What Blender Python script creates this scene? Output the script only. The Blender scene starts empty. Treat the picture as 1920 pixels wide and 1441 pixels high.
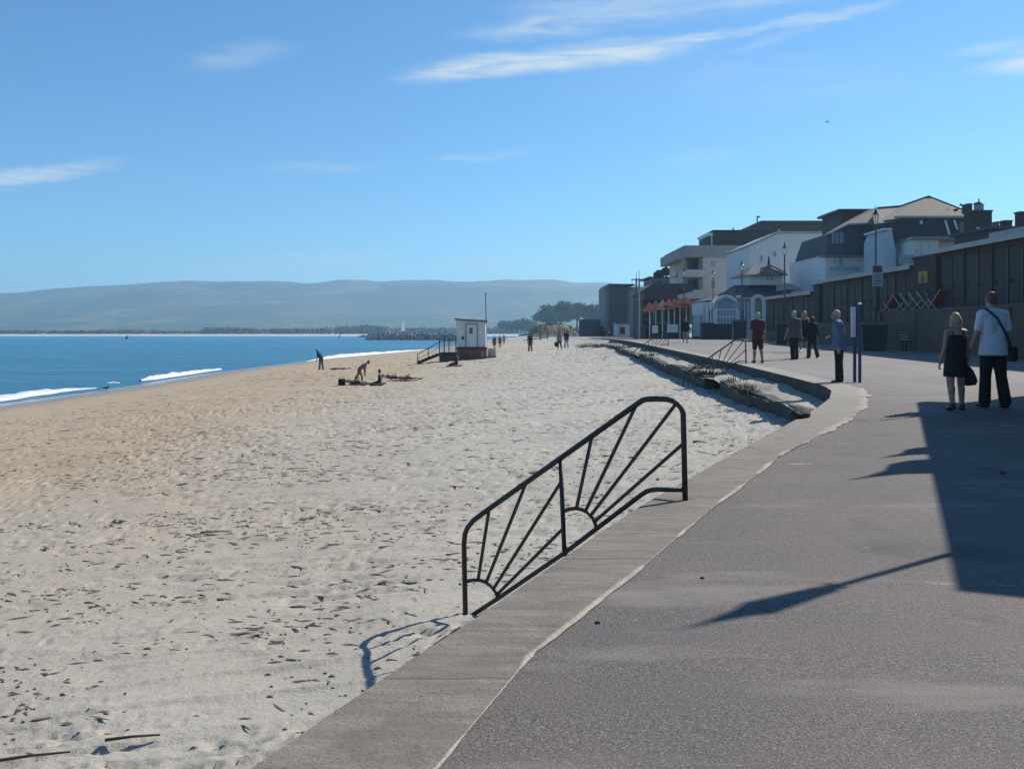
import bpy, bmesh, math, random
import numpy as np
from mathutils import Vector, Matrix, Euler

random.seed(7)
RNG = np.random.default_rng(7)
SC = bpy.context.scene
COL = SC.collection
F, CH, VH, VP, UC = 1700.0, 1.45, 623.0, 600.0, 960.0
M = (VH - VP) / F
SEA = -1.96
SUN_AZ, SUN_EL = math.radians(54.5), math.radians(39.5)
SX, SY = math.sin(SUN_AZ), math.cos(SUN_AZ)
SHL = 1 / math.tan(SUN_EL)

def zp(y):
    """height of the promenade: it climbs gently away from the viewer, then levels off"""
    if y < 58: return M * y
    if y > 70: return M * 64
    t = (y - 58) / 12.0
    return M * (58 + 12 * (t - t * t / 2))

def P(u, v, d):
    return Vector(((u - UC) / F * d, d, CH - (v - VH) / F * d))

def prom(u, v):
    """point of the promenade seen along a direction"""
    d = CH * F / (v - VP)
    for _ in range(30):
        d = (CH - zp(d)) * F / (v - VH)*0.5 + d*0.5
    return Vector(((u - UC) / F * d, d, zp(d)))

EDGE = [(-19, -42), (-9.2, -18), (-5.4, -8), (-2.06, 0), (-.83, 2.93), (-.43, 3.84), (-.225, 4.27), (.62, 6.19), (1.01, 7.05), (2.02, 9.06),
        (2.89, 10.76), (3.84, 12.6), (4.97, 14.8), (5.85, 16.7), (6.52, 18.5), (6.8, 19.7), (6.9, 20.6), (7.05, 23), (7.18, 25.4), (7.4, 30),
        (7.5, 34.2), (7.8, 47.4), (8.2, 67.5), (8.35, 78)]
INNER = [(-18.3, -42), (-8.5, -18), (-4.7, -8), (-1.42, 0), (-.24, 2.93), (.09, 3.93), (.667, 5.1), (1.535, 6.96), (2.27, 8.44), (2.89, 9.74),
         (3.62, 10.96), (4.94, 13.25), (5.9, 15.2), (6.7, 17.2), (7.3, 19), (7.55, 20.6), (7.7, 23), (7.8, 25.4), (8.0, 30), (8.1, 34.2), (8.4, 47.4), (8.8, 67.5), (8.95, 78)]
EX, EY = np.array([e[0] for e in EDGE]), np.array([e[1] for e in EDGE])
IX, IY = np.array([e[0] for e in INNER]), np.array([e[1] for e in INNER])
def edge_x(y): return np.interp(y, EY, EX)
def inner_x(y): return np.interp(y, IY, IX)
def shore_x(y):
    return np.interp(y, [0, 43, 53, 78, 116, 181, 260, 420], [-24.4, -24.4, -24.2, -25.3, -24.6, -17, -16, -15])
def wall_sand(y):
    return np.interp(y, [-40, 0, 9, 13, 17, 20, 31, 48, 66, 90, 150, 300], [-1.08, -1.02, -.93, -.74, -.45, -.28, -.22, .2, .6, .68, .72, .85])
def zs(x, y):
    """base height of the beach"""
    xw, xs, zw = edge_x(y), shore_x(y), wall_sand(y)
    t = np.clip((xw - x) / (xw - xs), 0, 1.6)
    return zw + (SEA - zw) * t ** 0.75 + .34 * np.exp(-np.clip(xw - x, 0, 9) / .55) * np.clip((11 - y) / 3, 0, 1)
def beach(u, v):
    """point of the beach seen along a direction"""
    lo = 2.5
    d = lo
    while d < 420:
        x, z = (u - UC) / F * d, CH - (v - VH) / F * d
        if z <= float(zs(x, d)): break
        d *= 1.003
    x = (u - UC) / F * d
    return Vector((x, d, float(zs(x, d))))

# ---------------------------------------------------------------- noise
def _hash(ix, iy, k):
    h = (ix.astype(np.int64) * 374761393 + iy.astype(np.int64) * 668265263 + k * 1274126177) & 0x7fffffff
    h = ((h ^ (h >> 13)) * 1274126177) & 0x7fffffff
    h = h ^ (h >> 16)
    return (h & 0xffff) / 65535.0
def vnoise(x, y, k=0):
    ix, iy = np.floor(x), np.floor(y)
    fx, fy = x - ix, y - iy
    fx, fy = fx * fx * (3 - 2 * fx), fy * fy * (3 - 2 * fy)
    a, b = _hash(ix, iy, k), _hash(ix + 1, iy, k)
    c, d = _hash(ix, iy + 1, k), _hash(ix + 1, iy + 1, k)
    return (a + (b - a) * fx) * (1 - fy) + (c + (d - c) * fx) * fy
def fbm(x, y, k=0, n=4):
    s, a, r = 0, .5, 0
    for i in range(n):
        s = s + a * vnoise(x, y, k + i * 17); r += a
        x, y, a = x * 2.03 + 3.1, y * 2.03 + 1.7, a * .5
    return s / r
def dents(x, y, cell, k, dens=.7):
    """foot-sized hollows with a soft rim"""
    out = np.zeros_like(x)
    cx, cy = np.floor(x / cell), np.floor(y / cell)
    for i in (-1, 0, 1):
        for j in (-1, 0, 1):
            gx, gy = cx + i, cy + j
            px, py = (gx + _hash(gx, gy, k)) * cell, (gy + _hash(gx, gy, k + 1)) * cell
            on = _hash(gx, gy, k + 2) < dens
            an = _hash(gx, gy, k + 3) * 3.14
            ln = .55 + .45 * _hash(gx, gy, k + 4)
            ca, sa = np.cos(an), np.sin(an)
            dx, dy = x - px, y - py
            a = (dx * ca + dy * sa) / (cell * .42 * ln)
            b = (-dx * sa + dy * ca) / (cell * .21 * ln)
            r2 = a * a + b * b
            out += np.where(on, (-np.exp(-(r2 * 1.1) ** 2) + .45 * np.exp(-(np.sqrt(r2) - 1.4) ** 2 * 7)) * ln, 0)
    return out

# ---------------------------------------------------------------- materials
MATS = {}
ALB = .74
def A4(c): return (*[x * ALB for x in c], 1)
def nd(nt, t, **kw):
    n = nt.nodes.new(t)
    for k, v in kw.items():
        if k in n.inputs.keys(): n.inputs[k].default_value = v
        else: setattr(n, k, v)
    return n
def mat(name, c1, c2=None, rough=.7, scale=6, bump=0, bscale=None, metal=0, spec=.4, stretch=None, detail=5, contrast=(.35, .65), trans=0, alpha=None):
    if name in MATS: return MATS[name]
    m = bpy.data.materials.new(name); m.use_nodes = True
    nt = m.node_tree; b = nt.nodes['Principled BSDF']
    b.inputs['Roughness'].default_value = rough; b.inputs['Metallic'].default_value = metal
    b.inputs['Specular IOR Level'].default_value = spec
    b.inputs['Base Color'].default_value = A4(c1)
    if trans: b.inputs['Transmission Weight'].default_value = trans
    tc = nd(nt, 'ShaderNodeTexCoord'); mp = nd(nt, 'ShaderNodeMapping')
    if stretch: mp.inputs['Scale'].default_value = stretch
    nt.links.new(tc.outputs['Object'], mp.inputs[0])
    c2 = c2 or tuple(x * .8 for x in c1)
    n = nd(nt, 'ShaderNodeTexNoise', Scale=scale, Detail=detail, Roughness=.6)
    nt.links.new(mp.outputs[0], n.inputs['Vector'])
    r = nd(nt, 'ShaderNodeMapRange'); r.inputs[1].default_value, r.inputs[2].default_value = contrast
    nt.links.new(n.outputs[0], r.inputs[0])
    x = nd(nt, 'ShaderNodeMix', data_type='RGBA'); x.inputs[6].default_value = A4(c1); x.inputs[7].default_value = A4(c2)
    nt.links.new(r.outputs[0], x.inputs[0]); nt.links.new(x.outputs[2], b.inputs['Base Color'])
    if bump:
        n2 = nd(nt, 'ShaderNodeTexNoise', Scale=bscale or scale * 3, Detail=6)
        nt.links.new(mp.outputs[0], n2.inputs['Vector'])
        bp = nd(nt, 'ShaderNodeBump', Strength=bump, Distance=.02)
        nt.links.new(n2.outputs[0], bp.inputs['Height']); nt.links.new(bp.outputs[0], b.inputs['Normal'])
    MATS[name] = m
    return m
def mat_brick(name, c1, c2, mortar, scale=1.0):
    if name in MATS: return MATS[name]
    m = bpy.data.materials.new(name); m.use_nodes = True
    nt = m.node_tree; b = nt.nodes['Principled BSDF']; b.inputs['Roughness'].default_value = .85
    tc = nd(nt, 'ShaderNodeTexCoord'); sp = nd(nt, 'ShaderNodeSeparateXYZ'); cb = nd(nt, 'ShaderNodeCombineXYZ')
    ad = nd(nt, 'ShaderNodeMath', operation='ADD')
    nt.links.new(tc.outputs['Object'], sp.inputs[0]); nt.links.new(sp.outputs[0], ad.inputs[0]); nt.links.new(sp.outputs[1], ad.inputs[1])
    nt.links.new(ad.outputs[0], cb.inputs[0]); nt.links.new(sp.outputs[2], cb.inputs[1])
    t = nd(nt, 'ShaderNodeTexBrick', Scale=scale)
    t.inputs['Color1'].default_value = A4(c1); t.inputs['Color2'].default_value = A4(c2); t.inputs['Mortar'].default_value = A4(mortar)
    t.inputs['Brick Width'].default_value = .23; t.inputs['Row Height'].default_value = .08; t.inputs['Mortar Size'].default_value = .012
    nt.links.new(cb.outputs[0], t.inputs['Vector'])
    n = nd(nt, 'ShaderNodeTexNoise', Scale=1.3, Detail=5); nt.links.new(tc.outputs['Object'], n.inputs['Vector'])
    x = nd(nt, 'ShaderNodeMix', data_type='RGBA', blend_type='MULTIPLY'); x.inputs[0].default_value = .6
    nt.links.new(t.outputs[0], x.inputs[6]); nt.links.new(n.outputs[0], x.inputs[7])
    nt.links.new(x.outputs[2], b.inputs['Base Color'])
    bp = nd(nt, 'ShaderNodeBump', Strength=.5, Distance=.01); bp.invert = True
    nt.links.new(t.outputs['Fac'], bp.inputs['Height']); nt.links.new(bp.outputs[0], b.inputs['Normal'])
    MATS[name] = m
    return m

# ---------------------------------------------------------------- mesh building
class MB:
    def __init__(s): s.v, s.f = [], []
    def add(s, vs, fs):
        o = len(s.v); s.v += [tuple(v) for v in vs]; s.f += [tuple(i + o for i in f) for f in fs]; return s
    def box(s, x0, x1, y0, y1, z0, z1):
        x0, x1 = sorted((x0, x1)); y0, y1 = sorted((y0, y1)); z0, z1 = sorted((z0, z1))
        return s.add([(x, y, z) for z in (z0, z1) for y in (y0, y1) for x in (x0, x1)],
                     [(0, 2, 3, 1), (4, 5, 7, 6), (0, 1, 5, 4), (2, 6, 7, 3), (0, 4, 6, 2), (1, 3, 7, 5)])
    def bar(s, a, b, w, h=None, up=(0, 0, 1)):
        a, b = Vector(a), Vector(b); h = h or w
        d = (b - a).normalized(); u = Vector(up)
        if abs(d.dot(u)) > .98: u = Vector((0, 1, 0))
        r = d.cross(u).normalized(); u = r.cross(d)
        vs = [p + r * (sx * w / 2) + u * (sy * h / 2) for p in (a, b) for sx, sy in ((-1, -1), (1, -1), (1, 1), (-1, 1))]
        return s.add(vs, [(3, 2, 1, 0), (4, 5, 6, 7), (0, 1, 5, 4), (1, 2, 6, 5), (2, 3, 7, 6), (3, 0, 4, 7)])
    def tube(s, pts, r, n=8, r2=None):
        pts = [Vector(p) for p in pts]; N = len(pts); rings = []
        up = Vector((0, 0, 1)); ref = None
        for i, p in enumerate(pts):
            d = (pts[min(i + 1, N - 1)] - pts[max(i - 1, 0)]).normalized()
            if ref is None:
                ref = up.cross(d)
                if ref.length < .05: ref = Vector((1, 0, 0))
            ref = (ref - d * ref.dot(d)).normalized(); bb = d.cross(ref)
            rr = r if r2 is None else r + (r2 - r) * i / max(1, N - 1)
            rings += [p + (ref * math.cos(a) + bb * math.sin(a)) * rr for a in [2 * math.pi * k / n for k in range(n)]]
        fs = [(i * n + k, i * n + (k + 1) % n, (i + 1) * n + (k + 1) % n, (i + 1) * n + k) for i in range(N - 1) for k in range(n)]
        fs += [tuple(range(n - 1, -1, -1)), tuple((N - 1) * n + k for k in range(n))]
        return s.add(rings, fs)
    def lathe(s, c, prof, n=16, sx=1, sy=1, rot=0):
        c = Vector(c); N = len(prof)
        vs = [c + Vector((r * sx * math.cos(2 * math.pi * k / n + rot), r * sy * math.sin(2 * math.pi * k / n + rot), z)) for r, z in prof for k in range(n)]
        fs = [(i * n + k, i * n + (k + 1) % n, (i + 1) * n + (k + 1) % n, (i + 1) * n + k) for i in range(N - 1) for k in range(n)]
        fs += [tuple(range(n - 1, -1, -1)), tuple((N - 1) * n + k for k in range(n))]
        return s.add(vs, fs)
    def prism(s, poly, d):
        """polygon of 3-D points swept along the vector d"""
        poly = [Vector(p) for p in poly]; n = len(poly); d = Vector(d)
        vs = poly + [p + d for p in poly]
        return s.add(vs, [tuple(range(n)), tuple(range(2 * n - 1, n - 1, -1))] + [(i, i + n, (i + 1) % n + n, (i + 1) % n) for i in range(n)])
    def cone2(s, a, b, ra, rb, n=10, m=4):
        """round-ended tapered limb"""
        a, b = Vector(a), Vector(b); d = b - a; L = d.length
        if L < 1e-6: d = Vector((0, 0, 1)); L = 1e-6
        d = d / L; r = d.orthogonal().normalized(); u = d.cross(r); prof = []
        for i in range(m + 1):
            t = math.pi / 2 * (i / m); prof.append((-ra * math.cos(t), ra * math.sin(t)))
        for i in range(m + 1):
            t = math.pi / 2 * (i / m); prof.append((L + rb * math.sin(t), rb * math.cos(t)))
        N = len(prof)
        vs = [a + d * h + (r * math.cos(2 * math.pi * k / n) + u * math.sin(2 * math.pi * k / n)) * max(q, 1e-4) for h, q in prof for k in range(n)]
        fs = [(i * n + k, i * n + (k + 1) % n, (i + 1) * n + (k + 1) % n, (i + 1) * n + k) for i in range(N - 1) for k in range(n)]
        fs += [tuple(range(n - 1, -1, -1)), tuple((N - 1) * n + k for k in range(n))]
        return s.add(vs, fs)
    def ell(s, c, rad, R=None, n=12, m=8):
        c = Vector(c); vs, fs = [], []
        for i in range(m + 1):
            t = math.pi * i / m
            for k in range(n):
                p = 2 * math.pi * k / n
                q = Vector((max(math.sin(t), 1e-3) * math.cos(p) * rad[0], max(math.sin(t), 1e-3) * math.sin(p) * rad[1], -math.cos(t) * rad[2]))
                vs.append(c + (R @ q if R else q))
        fs = [(i * n + k, i * n + (k + 1) % n, (i + 1) * n + (k + 1) % n, (i + 1) * n + k) for i in range(m) for k in range(n)]
        fs += [tuple(range(n - 1, -1, -1)), tuple(m * n + k for k in range(n))]
        return s.add(vs, fs)
    def mesh(s, name, off=(0, 0, 0)):
        me = bpy.data.meshes.new(name); o = Vector(off)
        me.from_pydata([Vector(v) - o for v in s.v], [], s.f); me.update(); return me

def link(name, me, m, parent=None, smooth=False):
    o = bpy.data.objects.new(name, me); COL.objects.link(o)
    if m: me.materials.clear(); me.materials.append(m)
    if parent: o.parent = parent
    if smooth: me.polygons.foreach_set('use_smooth', [True] * len(me.polygons))
    return o
def tag(o, label=None, cat=None, group=None, kind=None):
    if label: o['label'] = label
    if cat: o['category'] = cat
    if group: o['group'] = group
    if kind: o['kind'] = kind
    return o
def origin(o):
    """world location of an unrotated object's origin"""
    v = Vector(o.location)
    while o.parent: o = o.parent; v += Vector(o.location)
    return v
def thing(name, loc, label, cat, group=None, rz=0):
    o = bpy.data.objects.new(name, None); COL.objects.link(o); o.location = loc; o.rotation_euler = (0, 0, rz); o.empty_display_size = .2
    return tag(o, label, cat, group)
def part(name, mb, m, parent, smooth=False, label=None, local=False, bevel=0):
    me = mb.mesh(name, (0, 0, 0) if local else origin(parent))
    if bevel:
        bm = bmesh.new(); bm.from_mesh(me); bmesh.ops.bevel(bm, geom=bm.edges[:], offset=bevel, segments=2, affect='EDGES'); bm.to_mesh(me); bm.free()
    o = link(name, me, m, parent, smooth)
    if label: o['label'] = label
    return o
def solo(name, mb, m, loc, label, cat, group=None, smooth=False, bevel=0):
    """a thing that is one mesh; mb in world coordinates"""
    me = mb.mesh(name, loc)
    if bevel:
        bm = bmesh.new(); bm.from_mesh(me); bmesh.ops.bevel(bm, geom=bm.edges[:], offset=bevel, segments=2, affect='EDGES'); bm.to_mesh(me); bm.free()
    o = link(name, me, m, None, smooth); o.location = loc
    return tag(o, label, cat, group)
def copy_tree(o, parent=None):
    c = o.copy(); COL.objects.link(c)
    if parent: c.parent = parent
    for ch in [x for x in bpy.data.objects if x.parent == o]: copy_tree(ch, c)
    return c
def np_mesh(name, V, Q, smooth=True):
    me = bpy.data.meshes.new(name)
    V = np.asarray(V, dtype=np.float32); Q = np.asarray(Q, dtype=np.int32); k = Q.shape[1]
    me.vertices.add(len(V)); me.vertices.foreach_set('co', V.ravel())
    me.loops.add(Q.size); me.loops.foreach_set('vertex_index', Q.ravel())
    me.polygons.add(len(Q)); me.polygons.foreach_set('loop_start', np.arange(0, Q.size, k, dtype=np.int32))
    me.polygons.foreach_set('loop_total', np.full(len(Q), k, dtype=np.int32))
    me.update(calc_edges=True); me.validate()
    if smooth: me.polygons.foreach_set('use_smooth', np.ones(len(Q), dtype=bool))
    return me
def grid_mesh(name, X, Y, Z):
    r, c = X.shape
    V = np.stack([X, Y, Z], -1).reshape(-1, 3)
    i = np.arange(r * c).reshape(r, c)
    Q = np.stack([i[:-1, :-1], i[:-1, 1:], i[1:, 1:], i[1:, :-1]], -1).reshape(-1, 4)
    return np_mesh(name, V, Q)
def leaves(centres, radii, n, size, flat=1.0):
    """many small leaf faces through the lumps of a crown; local coordinates"""
    C, R = np.array(centres, float), np.array(radii, float)
    w = (R[:, 0] * R[:, 1] * R[:, 2]); w = w / w.sum()
    k = RNG.choice(len(C), n, p=w)
    d = RNG.normal(size=(n, 3)); d /= np.linalg.norm(d, axis=1)[:, None]
    rad = RNG.random(n) ** .45 * (1 + .12 * RNG.normal(size=n))
    p = C[k] + d * R[k] * rad[:, None]
    a = RNG.normal(size=(n, 3)); a /= np.linalg.norm(a, axis=1)[:, None]
    b = np.cross(a, RNG.normal(size=(n, 3))); b /= np.linalg.norm(b, axis=1)[:, None]
    s = size * (.6 + .8 * RNG.random(n))[:, None]
    V = np.stack([p - a * s, p + b * s * .6 * flat, p + a * s, p - b * s * .6 * flat], 1).reshape(-1, 3)
    return np_mesh('leaf_mesh', V, np.arange(4 * n).reshape(n, 4), smooth=False)
# ================================================================ camera, light, sky
cam = bpy.data.cameras.new('camera'); co = bpy.data.objects.new('camera', cam); COL.objects.link(co); SC.camera = co
co.location = (0, 0, CH); co.rotation_euler = (math.pi / 2, 0, 0)
cam.sensor_width = 36; cam.lens = 36 * F / 1920; cam.shift_y = -(720.5 - VH) / 1920; cam.clip_start = .1; cam.clip_end = 20000
SC.view_settings.view_transform = 'Standard'; SC.view_settings.look = 'None'; SC.view_settings.gamma = 1; SC.view_settings.exposure = .45
SC.cycles.volume_bounces = 1; SC.cycles.volume_step_rate = 8; SC.cycles.max_bounces = 6

sun = bpy.data.lights.new('sun', 'SUN'); sun.energy = 5.0; sun.angle = math.radians(.5); sun.color = (1, .93, .81)
so = bpy.data.objects.new('sun', sun); COL.objects.link(so)
SD = Vector((SX * math.cos(SUN_EL), SY * math.cos(SUN_EL), math.sin(SUN_EL)))
so.rotation_euler = SD.to_track_quat('Z', 'Y').to_euler(); so.location = (30, 20, 40)

W = bpy.data.worlds.new('World'); SC.world = W; W.use_nodes = True
nt = W.node_tree; nt.nodes.clear(); L = nt.links.new
sky = nd(nt, 'ShaderNodeTexSky', sky_type='NISHITA'); sky.sun_disc = False; sky.sun_elevation = SUN_EL; sky.sun_rotation = SUN_AZ
sky.air_density = 1.0; sky.dust_density = .08; sky.ozone_density = 3.5; sky.altitude = 0
geo = nd(nt, 'ShaderNodeTexCoord'); sep = nd(nt, 'ShaderNodeSeparateXYZ'); L(geo.outputs['Generated'], sep.inputs[0])
az = nd(nt, 'ShaderNodeMath', operation='ARCTAN2'); L(sep.outputs[0], az.inputs[0]); L(sep.outputs[1], az.inputs[1])
el = nd(nt, 'ShaderNodeMath', operation='ARCSINE'); L(sep.outputs[2], el.inputs[0])
ae = nd(nt, 'ShaderNodeCombineXYZ'); L(az.outputs[0], ae.inputs[0]); L(el.outputs[0], ae.inputs[1])
def wisp_noise(rot, sc, stretch, det=6, dist=0.0):
    mp = nd(nt, 'ShaderNodeMapping'); mp.inputs['Rotation'].default_value = (0, 0, rot); mp.inputs['Scale'].default_value = (stretch, 1, 1)
    L(ae.outputs[0], mp.inputs[0]); n = nd(nt, 'ShaderNodeTexNoise', Scale=sc, Detail=det, Roughness=.62, Distortion=dist); L(mp.outputs[0], n.inputs[0]); return n.outputs[0]
# wind-drawn warp so that the cirrus edges fray
wn = nd(nt, 'ShaderNodeTexNoise', Scale=9, Detail=5, Roughness=.6); L(ae.outputs[0], wn.inputs[0])
wv = nd(nt, 'ShaderNodeVectorMath', operation='MULTIPLY_ADD'); L(wn.outputs['Color'], wv.inputs[0]); wv.inputs[1].default_value = (.08, .026, 0); L(ae.outputs[0], wv.inputs[2])
wo = nd(nt, 'ShaderNodeVectorMath', operation='SUBTRACT'); L(wv.outputs[0], wo.inputs[0]); wo.inputs[1].default_value = (.04, .013, 0)
fine = wisp_noise(-.13, 62, .13, 9, .7); broad = wisp_noise(-.12, 9, .35, 5, .3)
def AE(u, v):
    a, b = (u - UC) / F, (VH - v) / F
    r = math.sqrt(1 + a * a + b * b); return math.atan2(a, 1), math.asin(b / r)
STROKES = [  # end points (as seen), half-width, strength
    ((750, 142), (1080, 106), 23, 1.15), ((900, 120), (1345, 74), 23, 1.25), ((1000, 96), (1270, 66), 14, .6), ((1180, 84), (1480, 48), 9, 1.0), ((1380, 62), (1700, -4), 11, .7), ((860, 58), (1260, 18), 24, .5), ((950, 14), (1560, -24), 30, .55),
    ((1330, 110), (1560, 40), 8, .26), ((1240, 165), (1420, 110), 34, .2), ((1805, 124), (2080, 108), 16, 1.15), ((1740, 98), (2000, 70), 10, .45), ((1850, 100), (2060, 86), 9, .5),
    ((-160, 366), (226, 299), 14, 1.15), ((-120, 340), (150, 312), 8, .4), ((330, 118), (560, 80), 22, .26), ((480, 322), (720, 312), 10, .3), ((790, 298), (1010, 285), 8, .32),
    ((1210, 300), (1420, 284), 16, .24), ((250, 510), (850, 478), 24, .3), ((700, 515), (1250, 470), 24, .22), ((1000, 150), (1900, 150), 60, .12), ((1500, 240), (2000, 300), 45, .06)]
tot = None
for (p, q, hw, st) in STROKES:
    a, b = Vector(AE(*p)), Vector(AE(*q)); c = (a + b) / 2; d = b - a
    mp = nd(nt, 'ShaderNodeMapping', vector_type='TEXTURE'); mp.inputs['Location'].default_value = (c.x, c.y, 0)
    mp.inputs['Rotation'].default_value = (0, 0, math.atan2(d.y, d.x)); mp.inputs['Scale'].default_value = (d.length / 2 * 1.12, hw / F * 1.25, 1)
    L(wo.outputs[0], mp.inputs[0]); ln = nd(nt, 'ShaderNodeVectorMath', operation='LENGTH'); L(mp.outputs[0], ln.inputs[0])
    r = nd(nt, 'ShaderNodeMapRange', interpolation_type='SMOOTHSTEP'); L(ln.outputs['Value'], r.inputs[0])
    for i, v in zip((1, 2, 3, 4), (1.1, .25, 0, st)): r.inputs[i].default_value = v
    if tot is None: tot = r.outputs[0]
    else:
        ad = nd(nt, 'ShaderNodeMath', operation='MAXIMUM'); L(tot, ad.inputs[0]); L(r.outputs[0], ad.inputs[1]); tot = ad.outputs[0]
fr = nd(nt, 'ShaderNodeMapRange'); L(fine, fr.inputs[0])
for i, v in zip((1, 2, 3, 4), (.33, .62, .12, 1.15)): fr.inputs[i].default_value = v
br = nd(nt, 'ShaderNodeMapRange'); L(broad, br.inputs[0])
for i, v in zip((1, 2, 3, 4), (.3, .6, .6, 1.1)): br.inputs[i].default_value = v
m1 = nd(nt, 'ShaderNodeMath', operation='MULTIPLY'); L(tot, m1.inputs[0]); L(fr.outputs[0], m1.inputs[1])
m2 = nd(nt, 'ShaderNodeMath', operation='MULTIPLY', use_clamp=True); L(m1.outputs[0], m2.inputs[0]); L(br.outputs[0], m2.inputs[1])
mx = nd(nt, 'ShaderNodeMix', data_type='RGBA'); L(m2.outputs[0], mx.inputs[0]); tn = nd(nt, 'ShaderNodeMix', data_type='RGBA', blend_type='MULTIPLY'); tn.inputs[0].default_value = 1; tn.inputs[7].default_value = (.615, .98, 1.18, 1); L(sky.outputs[0], tn.inputs[6]); L(tn.outputs[2], mx.inputs[6]); mx.inputs[7].default_value = (5.6, 6.4, 7.0, 1)
bg = nd(nt, 'ShaderNodeBackground', Strength=.083); L(mx.outputs[2], bg.inputs[0])
wo_ = nd(nt, 'ShaderNodeOutputWorld'); L(bg.outputs[0], wo_.inputs[0])

# ================================================================ beach
ys = np.concatenate([[-40, -25, -12, -5, -1], np.geomspace(1.2, 330, 950)])
cols = 760
tt = np.linspace(0, 1, cols - 4)
X = np.zeros((len(ys), cols)); Y = np.zeros_like(X)
for i, y in enumerate(ys):
    xr = float(edge_x(y)) + (.12 if y < 76 else .6); xl = max(-38.0, -(.85 * max(y, 0) + 8)); xl = min(xl, xr - 4)
    X[i, 4:] = xl + (xr - xl) * tt
    X[i, :4] = np.linspace(min(-46, xl - 8), xl - .5, 4); Y[i] = y
def surface(X, Y):
    """height of the beach with its footprints, ripples and furrows"""
    Z = zs(X, Y)
    near = np.clip((Y - .5) / 1.0, 0, 1)
    T = np.clip((edge_x(Y) - X) / (edge_x(Y) - shore_x(Y)), 0, 1.3)
    dry = np.clip((.86 - T) / .2, 0, 1)
    edge_fade = np.clip((edge_x(Y) - X - .1) / .8, .25, 1)
    warpx, warpy = X + .5 * fbm(X * .8, Y * .8, 5, 2), Y + .5 * fbm(X * .8, Y * .8, 9, 2)
    patch = np.clip((fbm(X * .3 + Y * .1, Y * .55, 31, 3) - .42) / .16, .04, 1)     # some ground is trampled, some smooth
    far = np.clip((Y - 8) / 14, 0, 1)
    h = .12 * (fbm(X * .35, Y * .35, 2, 3) - .5) + .045 * (fbm(X * 1.1, Y * 1.1, 3, 3) - .5)
    h += (.021 + .036 * far) * dents(warpx, warpy, .40, 41, .5) * patch + (.018 + .019 * far) * dents(warpx + 7.3, warpy + 2.1, .23, 61, .55) * patch
    h += .012 * dents(warpx * .7 + 3, warpy * 1.3 + 5, .13, 71, .4) * (.3 + patch)
    rip = np.abs(2 * fbm(X * .9 + Y * .5, Y * 4.6 - X * 1.0, 77, 3) - 1)
    h += -.05 * np.clip(1 - rip * 8, 0, 1) * np.clip((fbm(X * .5, Y * .6, 91, 2) - .40) * 6, 0, 1)
    rid = np.abs(2 * fbm(X * .45 + 9, Y * 2.1 - X * .5, 87, 4) - 1)
    h += .035 * np.clip(1 - rid * 5, 0, 1) ** 2 * (1 - patch)
    return Z + h * near * dry * edge_fade * np.where(Y > 60, 1.6, 1.0)
T = np.clip((edge_x(Y) - X) / (edge_x(Y) - shore_x(Y)), 0, 1.3)
Z = surface(X, Y)
beach_me = grid_mesh('beach', X, Y, Z)
col = beach_me.color_attributes.new('tint', 'FLOAT_COLOR', 'POINT')
wet = np.clip((T + .05 * (fbm(X * .3, Y * .12, 12, 3) - .5) - .87) / .10, 0, 1)
left = np.clip((T + .5 * (fbm(X * .12, Y * .06, 15, 3) - .5) - .13) / .42, 0, 1)
tint = np.stack([wet, left, T, np.ones_like(T)], -1).reshape(-1)
col.data.foreach_set('color', tint.astype(np.float32))
m = bpy.data.materials.new('sand'); m.use_nodes = True; nt = m.node_tree; L = nt.links.new
b = nt.nodes['Principled BSDF']; b.inputs['Specular IOR Level'].default_value = .25
at = nd(nt, 'ShaderNodeAttribute', attribute_name='tint'); sp = nd(nt, 'ShaderNodeSeparateColor'); L(at.outputs['Color'], sp.inputs[0])
tc = nd(nt, 'ShaderNodeTexCoord')
def mixc(nt, f, a, c, blend='MIX'):
    x = nd(nt, 'ShaderNodeMix', data_type='RGBA', blend_type=blend)
    for i, s in ((0, f), (6, a), (7, c)):
        if isinstance(s, (int, float)): x.inputs[i].default_value = s
        elif isinstance(s, tuple): x.inputs[i].default_value = A4(s)
        else: nt.links.new(s, x.inputs[i])
    return x.outputs[2]
def noise(nt, sc, det=5, stretch=None, lo=.35, hi=.65, coord='Object', rough=.6):
    t = nd(nt, 'ShaderNodeTexCoord'); v = t.outputs[coord]
    if stretch:
        mp = nd(nt, 'ShaderNodeMapping'); mp.inputs['Scale'].default_value = stretch; nt.links.new(v, mp.inputs[0]); v = mp.outputs[0]
    n = nd(nt, 'ShaderNodeTexNoise', Scale=sc, Detail=det, Roughness=rough); nt.links.new(v, n.inputs[0])
    r = nd(nt, 'ShaderNodeMapRange'); r.inputs[1].default_value = lo; r.inputs[2].default_value = hi; nt.links.new(n.outputs[0], r.inputs[0]); return r.outputs[0]
dryc = mixc(nt, noise(nt, .5, 6), (.60, .57, .51), (.525, .495, .435))
dryc = mixc(nt, noise(nt, 70, 3, lo=.3, hi=.75), dryc, (.42, .39, .34))
orn = mixc(nt, noise(nt, 1.5, 5), (.50, .405, .29), (.435, .345, .24))
c = mixc(nt, sp.outputs[1], dryc, orn)
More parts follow.
